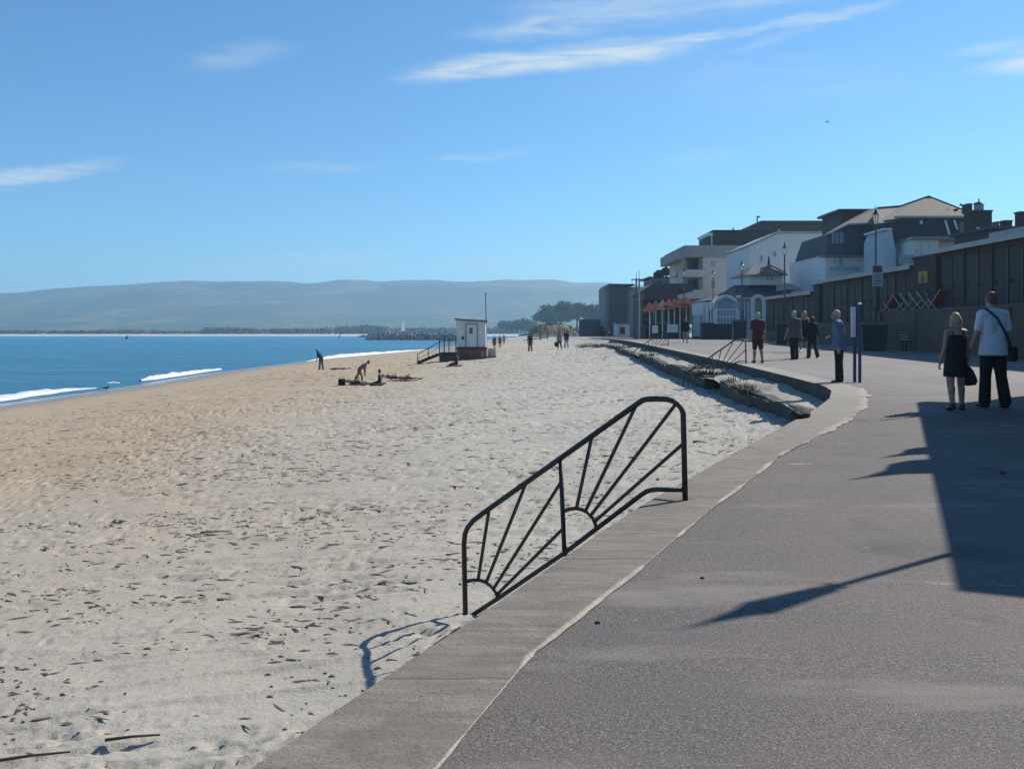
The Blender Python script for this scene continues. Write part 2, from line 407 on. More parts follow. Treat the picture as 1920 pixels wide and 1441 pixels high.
# bits of dried weed and grit
vo = nd(nt, 'ShaderNodeTexVoronoi', Scale=2.6); L(tc.outputs['Object'], vo.inputs[0])
r = nd(nt, 'ShaderNodeMapRange'); L(vo.outputs['Distance'], r.inputs[0])
for i, v in zip((1, 2, 3, 4), (.03, .075, .75, 0)): r.inputs[i].default_value = v
g = nd(nt, 'ShaderNodeMath', operation='MULTIPLY'); L(r.outputs[0], g.inputs[0]); L(noise(nt, .9, 4, lo=.45, hi=.6), g.inputs[1])
c = mixc(nt, g.outputs[0], c, (.12, .095, .07))
wetc = mixc(nt, noise(nt, .6, 5, (.4, .1, 1)), (.30, .235, .165), (.25, .20, .15))
c = mixc(nt, sp.outputs[0], c, wetc); L(c, b.inputs['Base Color'])
rr = nd(nt, 'ShaderNodeMapRange'); L(sp.outputs[0], rr.inputs[0]); rr.inputs[3].default_value = .95; rr.inputs[4].default_value = .16; L(rr.outputs[0], b.inputs['Roughness'])
bn = nd(nt, 'ShaderNodeTexNoise', Scale=14, Detail=8, Roughness=.7); L(tc.outputs['Object'], bn.inputs[0])
bs = nd(nt, 'ShaderNodeMapRange'); L(sp.outputs[0], bs.inputs[0]); bs.inputs[3].default_value = .5; bs.inputs[4].default_value = .1
bp = nd(nt, 'ShaderNodeBump', Distance=.05); L(bs.outputs[0], bp.inputs['Strength']); L(bn.outputs[0], bp.inputs['Height']); L(bp.outputs[0], b.inputs['Normal'])
SAND = m
tag(link('beach', beach_me, SAND), kind='structure')
# dark flakes imitating small shadows of dents in the sand, with weed scraps
N = 36000
dd = 4.3 * (70 / 4.3) ** (RNG.random(N) ** 1.05); uu_ = RNG.random(N)
xl_ = np.maximum(-.62 * dd - 1, -20); xr_ = edge_x(dd) - .25; xx = xl_ + (xr_ - xl_) * uu_
tt_ = (edge_x(dd) - xx) / (edge_x(dd) - shore_x(dd))
cl = fbm(xx * .35 + dd * .2, dd * .9 - xx * .2, 131, 4)
keep = (cl + .10 * RNG.normal(size=N) > .525) & (tt_ < .8) & (RNG.random(N) < np.clip((dd - 4.5) / 9, .10, 1)); xx, dd = xx[keep], dd[keep]; N = len(xx)
L_ = (.014 + .085 * RNG.random(N) ** 3.5) * (1 + dd / 30); w_ = L_ * (.05 + .13 * RNG.random(N)) + .0035
an = -.18 + .38 * RNG.normal(size=N); ca, sa = np.cos(an), np.sin(an); zz = surface(xx, dd)
prof = [(-1, 0, 0), (-.35, 1, .2), (.4, .8, .3), (1, .1, .1), (.45, -.7, .2), (-.3, -1, .1)]; V = []
for (a_, b_, c_) in prof:
    ja, jb = a_ * (1 + .25 * RNG.normal(size=N)) * L_, b_ * (1 + .3 * RNG.normal(size=N)) * w_
    V.append(np.stack([xx + ja * ca - jb * sa, dd + ja * sa + jb * ca, zz + .002 + c_ * .008], -1))
V.append(np.stack([xx, dd, zz + .006 + .012 * RNG.random(N)], -1))
V = np.stack(V, 1).reshape(-1, 3); tri = np.array([(k, (k + 1) % 6, 6) for k in range(6)])
tri = (np.arange(N)[:, None, None] * 7 + tri[None]).reshape(-1, 3)
tag(link('weed_and_dent_shade', np_mesh('weed_and_dent_shade', V, tri, False), mat('dried weed', (.19, .155, .115), (.10, .08, .06), .95, 7)), 'dark flakes strewn over the sand, weed scraps and imitated dent shadows', 'debris', kind='stuff')

# inland ground beyond the end of the promenade
gy = np.concatenate([np.linspace(77, 150, 20), np.linspace(160, 900, 20)]); gu = np.linspace(0, 1, 30)
GX = np.array([[float(edge_x(y)) - .2 + u * u * 420 for u in gu] for y in gy]); GY = np.repeat(gy[:, None], 30, 1)
GZ = wall_sand(GY) - .03 + .0 * GX
tag(link('ground', grid_mesh('ground', GX, GY, GZ), mat('ground sand', (.40, .37, .30), (.28, .27, .19), .9, .3)), kind='structure')

# ================================================================ promenade
py = np.array(sorted(set([float(y) for y in EY] + list(np.arange(-40, 79, 1.5)))))
def strip(name, x0, x1, m, dz=0, n=8, y0=-40, y1=78):
    yy = py[(py >= y0) & (py <= y1)]; uu = np.linspace(0, 1, n)
    XX = np.array([[x0(y) + (x1(y) - x0(y)) * u for u in uu] for y in yy]); YY = np.repeat(yy[:, None], n, 1)
    ZZ = np.array([[zp(y) + dz] * n for y in yy])
    return tag(link(name, grid_mesh(name, XX, YY, ZZ), m), kind='structure')
m = bpy.data.materials.new('asphalt'); m.use_nodes = True; nt = m.node_tree; L = nt.links.new; b = nt.nodes['Principled BSDF']
b.inputs['Roughness'].default_value = .85; b.inputs['Specular IOR Level'].default_value = .3
base = mixc(nt, noise(nt, .35, 6), (.163, .139, .130), (.122, .112, .112))
base = mixc(nt, noise(nt, 1.1, 6, lo=.42, hi=.72), base, (.186, .150, .143))
base = mixc(nt, noise(nt, 105, 2, lo=.52, hi=.68, rough=.5), base, (.29, .26, .245))
base = mixc(nt, noise(nt, 125, 2, lo=.53, hi=.66, rough=.5), base, (.06, .057, .058))
base = mixc(nt, noise(nt, .9, 7, (.45, 1.8, 1), lo=.54, hi=.74), base, (.30, .27, .235))
base = mixc(nt, noise(nt, .55, 6, lo=.58, hi=.70), base, (.085, .08, .08))
base = mixc(nt, noise(nt, 4.5, 6, (.6, 1.4, 1), lo=.66, hi=.74), base, (.36, .32, .27))
dust = nd(nt, 'ShaderNodeTexCoord'); sy = nd(nt, 'ShaderNodeSeparateXYZ'); L(dust.outputs['Object'], sy.inputs[0])
dr = nd(nt, 'ShaderNodeMapRange'); L(sy.outputs[1], dr.inputs[0])
for i, v in zip((1, 2, 3, 4), (13, 24, 0, .75)): dr.inputs[i].default_value = v
base = mixc(nt, dr.outputs[0], base, mixc(nt, noise(nt, .5, 6, (1, .5, 1)), (.33, .305, .28), (.25, .235, .225)))  # blown sand lies on the far stretch
L(base, b.inputs['Base Color'])
n2 = nd(nt, 'ShaderNodeTexNoise', Scale=85, Detail=3); L(dust.outputs['Object'], n2.inputs[0])
bp = nd(nt, 'ShaderNodeBump', Strength=.55, Distance=.006); L(n2.outputs[0], bp.inputs['Height']); L(bp.outputs[0], b.inputs['Normal'])
strip('promenade', lambda y: float(inner_x(y)) - .01, lambda y: 60.0, m, 0, 40)
m = bpy.data.materials.new('concrete edge'); m.use_nodes = True; nt = m.node_tree; L = nt.links.new; b = nt.nodes['Principled BSDF']; b.inputs['Roughness'].default_value = .9
base = mixc(nt, noise(nt, .7, 6), (.225, .19, .155), (.175, .155, .137))
base = mixc(nt, noise(nt, 5, 7, (.5, 3.2, 1), lo=.42, hi=.64), base, (.29, .25, .205))
base = mixc(nt, noise(nt, 3.2, 7, (1, 1, 1), lo=.55, hi=.75), base, (.12, .11, .10))
base = mixc(nt, noise(nt, 110, 2, lo=.55, hi=.66), base, (.10, .095, .09))
t_ = nd(nt, 'ShaderNodeTexCoord'); sy = nd(nt, 'ShaderNodeSeparateXYZ'); L(t_.outputs['Object'], sy.inputs[0])
dr = nd(nt, 'ShaderNodeMapRange'); L(sy.outputs[1], dr.inputs[0])
for i, v in zip((1, 2, 3, 4), (9, 20, 0, .8)): dr.inputs[i].default_value = v
base = mixc(nt, dr.outputs[0], base, mixc(nt, noise(nt, .9, 6), (.40, .375, .33), (.30, .285, .26)))
jn = nd(nt, 'ShaderNodeMath', operation='MULTIPLY_ADD'); L(noise(nt, 2.5, 4, lo=0, hi=1), jn.inputs[0]); jn.inputs[1].default_value = .05; L(sy.outputs[1], jn.inputs[2])
j2 = nd(nt, 'ShaderNodeMath', operation='MULTIPLY'); L(jn.outputs[0], j2.inputs[0]); j2.inputs[1].default_value = 1 / 1.83
j3 = nd(nt, 'ShaderNodeMath', operation='FRACT'); L(j2.outputs[0], j3.inputs[0]); j4 = nd(nt, 'ShaderNodeMath', operation='LESS_THAN'); L(j3.outputs[0], j4.inputs[0]); j4.inputs[1].default_value = .009
j5 = nd(nt, 'ShaderNodeMath', operation='MULTIPLY'); L(j4.outputs[0], j5.inputs[0]); j5.inputs[1].default_value = .6
base = mixc(nt, j5.outputs[0], base, (.06, .055, .05))   # joints between the cast lengths of the kerb
L(base, b.inputs['Base Color'])
n2 = nd(nt, 'ShaderNodeTexNoise', Scale=40, Detail=5); L(t_.outputs['Object'], n2.inputs[0])
bp = nd(nt, 'ShaderNodeBump', Strength=.5, Distance=.008); L(n2.outputs[0], bp.inputs['Height']); L(bp.outputs[0], b.inputs['Normal'])
CONC = m
strip('kerb_strip', lambda y: float(edge_x(y)), lambda y: float(inner_x(y)), CONC, .012, 6)

# sand blown into the joint between strip and promenade
SAND2 = mat('blown sand', (.50, .46, .39), (.36, .33, .28), .95, 9, .5, 40)
yy = np.concatenate([np.arange(2.0, 21, .03)])
ix = inner_x(yy)
wL = .012 + .022 * fbm(yy * 2.1, yy * 0, 3, 4) + np.interp(yy, [2, 8, 12, 18, 21], [0, .01, .09, .2, .1]) * fbm(yy * 3.3, yy * 0 + 4, 8, 3)
wR = .008 + .03 * np.clip(fbm(yy * 3.7, yy * 0 + 9, 21, 4) - .3, 0, 1) + np.interp(yy, [2, 8, 12, 18, 21], [0, .01, .12, .3, .1]) * np.clip(fbm(yy * 2.7, yy * 0 + 2, 28, 3) - .3, 0, 1)
gap = np.clip((fbm(yy * 1.6, yy * 0 + 7, 44, 4) - .36) * 7, .12, 1); wL, wR = wL * gap, wR * gap
fr_ = np.array([-1, -.5, 0, .5, 1]); hh = np.array([.007, .013, .015, .012, .003])
XX = np.stack([ix + np.where(f < 0, f * wL, f * wR) for f in fr_], 1); YY = np.repeat(yy[:, None], 5, 1)
ZZ = np.stack([np.array([zp(y) for y in yy]) + .006 + q * (.35 + .65 * gap) for q in hh], 1)
tag(link('sand_drift', grid_mesh('sand_drift', XX, YY, ZZ), mat('joint sand', (.50, .44, .36), (.33, .29, .25), .95, 5, .5, 40)), 'thin pale line of blown sand along the concrete kerb joint', 'sand', kind='stuff')

# the sea wall below the strip, and the lower ledge in front of it
def wall_mesh(x_of, ztop, zbot, th, ya, yb, step=.4, rough=.02):
    yy = np.arange(ya, yb + 1e-6, step); mb = MB(); n = len(yy); vs = []
    for k, y in enumerate(yy):
        x = float(x_of(y)); j = rough * (random.random() - .5)
        vs += [(x + j, y, zbot(y)), (x + j * .5, y, ztop(y)), (x + th, y, ztop(y)), (x + th, y, zbot(y))]
    fs = [(i * 4 + k, i * 4 + (k + 1) % 4, (i + 1) * 4 + (k + 1) % 4, (i + 1) * 4 + k) for i in range(n - 1) for k in range(4)]
    fs += [(0, 3, 2, 1), tuple((n - 1) * 4 + k for k in range(4))]
    return mb.add(vs, fs)
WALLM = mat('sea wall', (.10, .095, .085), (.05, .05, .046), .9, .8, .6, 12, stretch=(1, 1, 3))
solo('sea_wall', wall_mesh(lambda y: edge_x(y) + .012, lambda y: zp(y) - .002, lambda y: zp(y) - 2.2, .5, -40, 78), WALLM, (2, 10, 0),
     'long low concrete sea wall between the sand and the promenade', 'sea wall')
led = lambda y: edge_x(y) - float(np.interp(y, [17.8, 20, 24], [.5, .9, 1.15])) - .05 * math.sin(y * .7)
for a, b2, lab in ((17.9, 26.6, 'short concrete ledge below the sea wall nearest the black bag'), (28.8, 46.5, 'concrete ledge below the sea wall between two sets of beach steps'), (49, 72, 'farthest concrete ledge below the sea wall, ending by the tall pole')):
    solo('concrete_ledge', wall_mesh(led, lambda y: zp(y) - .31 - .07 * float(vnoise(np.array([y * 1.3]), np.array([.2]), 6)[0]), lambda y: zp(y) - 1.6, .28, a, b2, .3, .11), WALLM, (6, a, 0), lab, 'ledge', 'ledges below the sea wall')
# sand banked up behind the ledge
yy = np.arange(17.6, 73, .12); uu = np.linspace(0, 1, 16)
XX = np.array([[led(y) - .06 + (edge_x(y) + .03 - led(y) + .06) * u for u in uu] for y in yy]); YY = np.repeat(yy[:, None], 16, 1)
prof = -.39 + .13 * uu ** 1.3
ZZ = np.array([[zp(y)] * 16 for y in yy]) + prof[None, :] + .22 * (fbm(XX * 1.3, YY * .55, 51, 4) - .5) + .06 * (fbm(XX * 5, YY * 4, 57, 3) - .5)
tag(link('sand_bank', grid_mesh('sand_bank', XX, YY, ZZ), SAND2), kind='structure')

# ================================================================ sea
m = bpy.data.materials.new('sea water'); m.use_nodes = True; nt = m.node_tree; L = nt.links.new; b = nt.nodes['Principled BSDF']
b.inputs['Base Color'].default_value = (.03, .19, .36, 1); b.inputs['Roughness'].default_value = .28; b.inputs['IOR'].default_value = 1.33; b.inputs['Specular IOR Level'].default_value = .35
L(mixc(nt, noise(nt, .02, 5, (.5, 1.5, 1)), (.03, .19, .33), (.045, .25, .40)), b.inputs['Base Color'])
t_ = nd(nt, 'ShaderNodeTexCoord'); mp = nd(nt, 'ShaderNodeMapping'); mp.inputs['Scale'].default_value = (.55, 1.3, 1); L(t_.outputs['Object'], mp.inputs[0])
n1 = nd(nt, 'ShaderNodeTexNoise', Scale=.8, Detail=7, Roughness=.65); L(mp.outputs[0], n1.inputs[0])
n3 = nd(nt, 'ShaderNodeTexNoise', Scale=.16, Detail=4); mp3 = nd(nt, 'ShaderNodeMapping'); mp3.inputs['Scale'].default_value = (.35, 1.2, 1); L(t_.outputs['Object'], mp3.inputs[0]); L(mp3.outputs[0], n3.inputs[0])
sm = nd(nt, 'ShaderNodeMath', operation='MULTIPLY_ADD'); sm.inputs[1].default_value = 2.2; L(n3.outputs[0], sm.inputs[0]); L(n1.outputs[0], sm.inputs[2])
bp = nd(nt, 'ShaderNodeBump', Strength=1, Distance=.8); L(sm.outputs[0], bp.inputs['Height']); L(bp.outputs[0], b.inputs['Normal'])
WATER = m
sx_ = np.concatenate([np.linspace(-4300, -300, 12), np.linspace(-280, 60, 60), np.linspace(100, 1500, 6)])
sy_ = np.concatenate([[-45, 0], np.geomspace(20, 1000, 160)])
XX, YY = np.meshgrid(sx_, sy_)
tag(link('sea', grid_mesh('sea', XX, YY, XX * 0 + SEA), WATER), kind='structure')
FOAM = mat('sea foam', (.85, .87, .88), (.7, .75, .8), .6, 3, .6, 8)
def sea_pt(u, v):
    d = (CH - SEA) * F / (v - VH); return (u - UC) / F * d, d
def foam(pts, k, hgt, lab):
    """a breaking wavelet: seen points (u, v, half-thickness in rows)"""
    xs, yv, w = [], [], []
    for (u, v, t) in pts:
        x, d = sea_pt(u, v); xs.append(x); yv.append(d); w.append(t * d * d / ((CH - SEA) * F) * abs(24.0) / max(d, 1) * .55 + .05)
    n = 260; q = np.linspace(0, 1, n); o = np.linspace(0, 1, len(pts))
    cx, cy, ww = np.interp(q, o, xs), np.interp(q, o, yv), np.interp(q, o, w)
    f = np.linspace(-1, 1, 9)
    jl = .45 + 1.1 * fbm(cy * .8, cy * 0, k, 5); jr = .35 + 1.3 * fbm(cy * .6, cy * 0 + 3, k + 5, 5)
    XX = cx[:, None] + np.where(f < 0, f * jl[:, None], f * jr[:, None]) * ww[:, None]
    YY = np.repeat(cy[:, None], 9, 1)
    ZZ = SEA + .015 + hgt * np.sqrt(np.clip(1 - f ** 2, 0, 1))[None, :] * (.35 + 1.0 * fbm(XX * 1.7, YY * 1.7, k + 9, 3)) * np.clip(ww / ww.max(), .1, 1)[:, None]
    return tag(link('sea_foam', grid_mesh('sea_foam', XX, YY, ZZ), FOAM), lab, 'foam', kind='stuff')
foam([(-160, 772, 10), (0, 749, 6.5), (90, 736, 5.2), (130, 731.5, 3.4), (178, 728, .5)], 3, .28, 'white foam of the nearest breaking wave at the left edge')
foam([(200, 719, .4), (212, 718.5, 2), (222, 718, .4)], 9, .1, 'tiny white scrap of foam between two breaking waves')
foam([(262, 714, .6), (290, 710, 2.5), (340, 703, 2.4), (413, 692.5, .6)], 13, .3, 'second white breaking wave along the beach')
foam([(572, 679, .5), (620, 671.5, 2.4), (690, 665, 2), (760, 660, 1.5), (800, 656, .5)], 23, .4, 'farthest white wave breaking behind the stooping man')
foam([(60, 757, .6), (200, 737, .6), (420, 703, .5), (560, 684, .5)], 33, .02, 'thin lacy wash edge lying on the wet sand')

# ================================================================ far shore
yy = np.linspace(815, 905, 10); xx = np.linspace(-1500, 1200, 90); XX, YY = np.meshgrid(xx, yy)
YY = YY + 26 * (fbm(XX * .006, XX * 0, 3, 4) - .5)
ZZ = SEA - .3 + 2.1 * np.clip((np.repeat(yy[:, None], 90, 1) - 820) / 45, 0, 1)
tag(link('far_beach', grid_mesh('far_beach', XX, YY, ZZ), mat('far sand', (.62, .58, .5), (.52, .5, .44), .9, .05)), kind='structure')
RU = np.array([-4000, -1500, -300, 0, 70, 110, 180, 250, 340, 420, 500, 640, 750, 900, 1000, 1100, 1200, 1600, 2400, 5000])
RV = np.array([600, 580, 568, 563, 561, 554, 546, 539, 534.5, 534, 536, 537.5, 535.5, 534.5, 533.5, 533, 536, 545, 570, 600])
yy = np.concatenate([np.linspace(880, 1500, 14), np.linspace(1550, 3000, 60), np.linspace(3030, 3600, 10)]); xx = np.linspace(-3800, 3800, 300); XX, YY = np.meshgrid(xx, yy)
ru = UC + XX / 3000 * F
rz = CH + (VH - np.interp(ru, RU, RV)) / F * 3000
s = np.clip((YY - 1250) / 1750, 0, 1); s = s * s * (3 - 2 * s)
s = np.where(YY > 3000, 1 - .1 * (YY - 3000) / 600, s)
ZZ = .4 + rz * s + s * (1 - np.clip((YY - 2700) / 300, 0, 1)) * 36 * (fbm(XX * .0035, YY * .0035, 61, 4) - .5) * 2 + 1.5 * np.where(YY > 2900, fbm(XX * .03, YY * .03, 8, 3) - .5, 0) * 2
m = bpy.data.materials.new('hill country'); m.use_nodes = True; nt = m.node_tree; b = nt.nodes['Principled BSDF']; b.inputs['Roughness'].default_value = .95
cc = mixc(nt, noise(nt, .004, 6, (1, .5, 1), lo=.45, hi=.6), (.055, .075, .035), (.12, .13, .06))
cc = mixc(nt, noise(nt, .008, 5, (1, .5, 1), lo=.57, hi=.63), cc, (.165, .165, .09))
cc = mixc(nt, noise(nt, .03, 5, lo=.5, hi=.6), cc, (.045, .06, .03)); nt.links.new(cc, b.inputs['Base Color'])
tag(link('hills', grid_mesh('hills', XX, YY, ZZ), m), kind='structure')
# woodland along the far shore
LEAF = mat('foliage', (.05, .075, .03), (.09, .11, .045), .7, 3)
DARKLEAF = mat('dark foliage', (.025, .04, .022), (.05, .065, .03), .7, 2)
cs, rs = [], []
for k in range(520):
    x = random.uniform(-760, 420); u = UC + x / 900 * F
    tall = 4.5 + 6.5 * max(0, float(vnoise(np.array([x * .02]), np.array([.5]), 4)[0]) - .15)
    if u < 380: tall *= .55
    y = random.uniform(890, 1010); cs.append((x, y, .2 + tall * .4)); rs.append((random.uniform(5, 13), 6, tall * .6))
wood = link('woodland', leaves(cs, rs, 52000, .95), LEAF)
tag(wood, 'dark belt of woodland along the far shore under the hills', 'woodland', kind='stuff')
cs, rs = [], []
for k in range(140):
    x = random.uniform(-1700, 300); u = UC + x / 3000 * F; z = CH + (VH - float(np.interp(u, RU, RV))) / F * 3000
    if k < 70: x = random.uniform(-1720, -1480); u = UC + x / 3000 * F; z = CH + (VH - float(np.interp(u, RU, RV))) / F * 3000
    cs.append((x, 2990, z)); rs.append((9, 6, random.uniform(2, 6)))
for k in range(26): cs.append((-1560 + random.uniform(-14, 14), 2990, CH + (VH - 557) / F * 3000)); rs.append((10, 6, 9))
tag(link('ridge_trees', leaves(cs, rs, 9000, 2.2), LEAF), 'tiny trees in a line on the crest of the far hill', 'woodland', kind='stuff')

# ================================================================ haze
hz = MB().box(-4600, 4600, -60, 3700, SEA - 7, 215).mesh('haze')
m = bpy.data.materials.new('haze'); m.use_nodes = True; nt = m.node_tree; nt.nodes.clear()
pv = nd(nt, 'ShaderNodeVolumePrincipled', Density=.0003, Anisotropy=.3); pv.inputs['Color'].default_value = (.42, .72, 1.0, 1)
o_ = nd(nt, 'ShaderNodeOutputMaterial'); nt.links.new(pv.outputs[0], o_.inputs['Volume'])
tag(link('haze', hz, m), 'thin blue sea haze over the bay', 'haze', kind='stuff')
# ================================================================ shared materials
STEEL = mat('painted steel', (.016, .016, .018), (.05, .034, .028), .5, 9, .35, 45, spec=.5, contrast=(.48, .72))
DARKMETAL = mat('dark metal', (.02, .022, .025), (.035, .036, .04), .5, 8)
GREYPAINT = mat('grey paint', (.13, .14, .15), (.10, .11, .12), .5, 5)
WHITEP = mat('white paint', (.95, .95, .93), (.82, .82, .80), .6, 3)
CREAM = mat('cream render', (.70, .66, .60), (.60, .57, .53), .85, .5)
WHITER = mat('white render', (.92, .93, .94), (.80, .81, .82), .85, .25)
PALER = mat('pale blue render', (.62, .71, .79), (.54, .63, .72), .8, .5)
SLATE = mat('slate roof', (.075, .08, .09), (.12, .12, .13), .8, 2, .3, 10, stretch=(1, 1, 4))
TANROOF = mat('tan roof tiles', (.30, .25, .20), (.22, .185, .15), .85, 3, .4, 9, stretch=(1, 1, 5))
BROWNCLAD = mat('brown cladding', (.075, .062, .062), (.055, .048, .05), .7, 1.5, stretch=(1, 1, .2))
GLASS = mat('window glass', (.03, .04, .05), (.05, .065, .08), .12, 1, spec=.8)
PALEGLASS = mat('sky lit glass', (.38, .52, .62), (.28, .40, .50), .15, 1, spec=.8)  # reflected sky is painted into the pane colour
DOOR = mat('green grey boards', (.07, .055, .04), (.045, .038, .03), .65, 2.2, .3, 14, stretch=(1, 6, .4))
HUTWALL = mat('hut boards', (.105, .058, .038), (.07, .042, .03), .75, 2, .3, 12, stretch=(1, 6, .4))
FASCIA = mat('weathered fascia', (.62, .61, .57), (.45, .44, .41), .75, 2.5, stretch=(1, .6, 3))
FELT = mat('roofing felt', (.10, .10, .10), (.07, .07, .075), .95, 2)
BRICK = mat_brick('garden brick', (.26, .14, .085), (.18, .105, .07), (.24, .2, .16))
DKBRICK = mat_brick('dark brick', (.12, .065, .045), (.085, .05, .038), (.12, .10, .085))
WOODL = mat('bleached wood', (.42, .39, .34), (.32, .30, .27), .8, 4, .3, 20, stretch=(1, 1, 6))
RED = mat('red canvas', (.62, .06, .035), (.5, .05, .03), .8, 5)
BLUEP = mat('blue paint', (.02, .05, .17), (.025, .06, .2), .45, 4)
BINM = mat('bin plastic', (.018, .02, .021), (.03, .032, .034), .55, 5)
YEL = mat('yellow sign', (.55, .33, .05), (.48, .29, .05), .6, 6)
BULB = mat('milk glass lantern', (.80, .80, .76), (.72, .72, .70), .25, 4, spec=.6)
_nt = BULB.node_tree; _tr = _nt.nodes.new('ShaderNodeBsdfTranslucent'); _tr.inputs[0].default_value = (.9, .9, .86, 1); _mx = _nt.nodes.new('ShaderNodeMixShader'); _mx.inputs[0].default_value = .6
_nt.links.new(_nt.nodes['Principled BSDF'].outputs[0], _mx.inputs[1]); _nt.links.new(_tr.outputs[0], _mx.inputs[2]); _nt.links.new(_mx.outputs[0], _nt.nodes['Material Output'].inputs[0])

def translucent(m, c, f=.5):
    n_ = m.node_tree; t_ = n_.nodes.new('ShaderNodeBsdfTranslucent'); t_.inputs[0].default_value = A4(c); x_ = n_.nodes.new('ShaderNodeMixShader'); x_.inputs[0].default_value = f
    n_.links.new(n_.nodes['Principled BSDF'].outputs[0], x_.inputs[1]); n_.links.new(t_.outputs[0], x_.inputs[2]); n_.links.new(x_.outputs[0], n_.nodes['Material Output'].inputs[0])
# ================================================================ fan railings on the steps to the beach
B0 = prom(1285, 940)
RD = Vector((-.889, .458, 0)).normalized()       # across the wall, towards the sea
def rp(u, v):
    """point of the railing's upright plane"""
    r = Vector(((u - UC) / F, 1, -(v - VH) / F)); n = RD.cross(Vector((0, 0, 1))); c0 = Vector((0, 0, CH))
    t = (B0 - c0).dot(n) / r.dot(n); return c0 + r * t
def rl(*pts):
    out = []
    for (u, v) in pts:
        p = rp(u, v) - B0; out.append((p.dot(RD), 0, p.z))   # local: x towards the sea
    return out
def make_railing(label):
    t = thing('stair_railing', B0, label, 'railing', 'fan railings beside the beach steps', math.atan2(RD.y, RD.x))
    # ends sunk into concrete and sand
    fr = rl((1285, 946), (1281, 775), (1277.5, 765), (1270, 756.5), (1262, 751.5), (1250.7, 748.2), (1228, 747.4), (1212.6, 748.2), (1204, 750.5), (1186, 763), (960, 923), (905, 962), (888, 975), (877, 988), (872, 1000), (870, 1020), (872.8, 1156))
    fr.append((fr[-1][0], 0, fr[-1][2] - .35))
    part('frame', MB().tube(fr, .0235, 10), STEEL, t, True, local=True)
    part('bottom_rail', MB().tube(rl((1283, 917.6), (1232, 917.2), (1222, 918), (1213, 920.5), (1203, 926.5), (1060, 1035), (934, 1121), (874, 1160)), .02, 8), STEEL, t, True, local=True)
    part('base_plate', MB().lathe(rl((1285, 941.5))[0], [(.055, -.004), (.055, .010), (.03, .014)], 12), STEEL, t, local=True)
    part('middle_post', MB().tube(rl((1051, 860), (1055, 960), (1058.5, 1042)), .021, 8), STEEL, t, True, local=True)
    for a in (((874, 1089.5), (886, 1087), (899.6, 1087), (911, 1091), (921, 1098), (930, 1110), (934, 1121)),
              ((1056, 958.5), (1068, 954), (1080, 952.5), (1092, 955), (1102, 960.5), (1111.4, 970), (1117, 984), (1118, 990))):
        part('arc', MB().tube(rl(*a), .017, 8), STEEL, t, True, local=True)
    for a, b in (((896.5, 1087), (917, 955)), ((911.8, 1091), (986, 906)), ((925.5, 1103), (1052, 903)), ((934, 1112), (1056, 990)),
                 ((1081, 952), (1109.5, 819)), ((1098, 957), (1193, 759)), ((1107.6, 966), (1268, 756)), ((1115.3, 977), (1282.5, 830))):
        part('spoke', MB().bar(rl(a)[0], rl(b)[0], .028, .012, (0, 1, 0)), STEEL, t, local=True)
    return t
R1 = make_railing('large dark metal railing with sunburst bars in the foreground')
def railing_at(p, d, label, s=1):
    c = copy_tree(R1); c.location = p; c.rotation_euler = (0, 0, math.atan2(d.y, d.x)); c['label'] = label; c.scale = (s, s, s); return c
p2_, p3_ = prom(1399, 682), prom(1253, 648.5)
railing_at(p2_, Vector((-.985, .17, 0)), 'dark sunburst railing on the steps left of the man in maroon shirt', 1.0)
railing_at(p3_, Vector((-.99, .13, 0)), 'small far sunburst railing near the people by the tall pole', 1.0)
# ================================================================ street lamps
def make_lamp(label, loc, h):
    t = thing('street_lamp', loc, label, 'street lamp', 'victorian street lamps along the promenade')
    s = 1.0
    part('base', MB().lathe((0, 0, 0), [(.17, 0), (.17, .12), (.13, .2), (.12, .75), (.15, .8), (.09, .9), (.075, 1.0)], 12), GREYPAINT, t, local=True)
    part('pole', MB().lathe((0, 0, 0), [(.075, .98), (.055, h * .5), (.045, h - 1.06), (.07, h - 1.04), (.03, h - .98)], 12), GREYPAINT, t, True, local=True)
    l = part('lantern', MB().lathe((0, 0, 0), [(.06, h - .98), (.09, h - .94), (.16, h - .52), (.155, h - .51)], 6), BULB, t, local=True)
    part('lantern_cap', MB().lathe((0, 0, 0), [(.175, h - .515), (.165, h - .49), (.10, h - .42), (.06, h - .28), (.04, h - .24), (.014, h - .1), (.004, h)], 6), DARKMETAL, t, local=True)
    for k in range(6):
        a = k * math.pi / 3
        part('lantern_bar', MB().bar((.092 * math.cos(a), .092 * math.sin(a), h - .95), (.162 * math.cos(a), .162 * math.sin(a), h - .515), .013), DARKMETAL, l, local=True)
    part('lantern_seat', MB().bar((-.13, 0, h - 1.0), (.13, 0, h - 1.0), .03).bar((0, -.13, h - 1.0), (0, .13, h - 1.0), .03), DARKMETAL, t, local=True)
    return t
LX = 18.45
lamp0 = make_lamp('tall street lamp carrying a red and white sign', (LX, LX * F / (1642 - UC), zp(46)), 7.3)
for u, vt, lab in ((1471, 452, 'street lamp in front of the tall white building'), (1391, 487, 'street lamp left of the white pavilion upper storey'),
                   (1337, 503, 'street lamp in front of the cream flats'), (1283, 500, 'leftmost dark street lamp at the end of the orange canopies')):
    d = LX * F / (u - UC); c = copy_tree(lamp0); ht = CH + (VH - vt) / F * d - zp(d)
    c.location = (LX, d, zp(d)); c.scale = (1, 1, ht / 7.3); c['label'] = lab; c.rotation_euler = (0, 0, random.random())
# the lamp whose shadow crosses the near asphalt stands just right of the view
sh_tip = prom(1270, 1182); hN = 4.6
c = make_lamp('near street lamp just right of the view that throws the long shadow', (0, 0, 0), hN); c.scale = (.6, .6, 1); c.location = (sh_tip.x + hN * SHL * SX, sh_tip.y + hN * SHL * SY, zp(7)); 
NEARLAMP = c

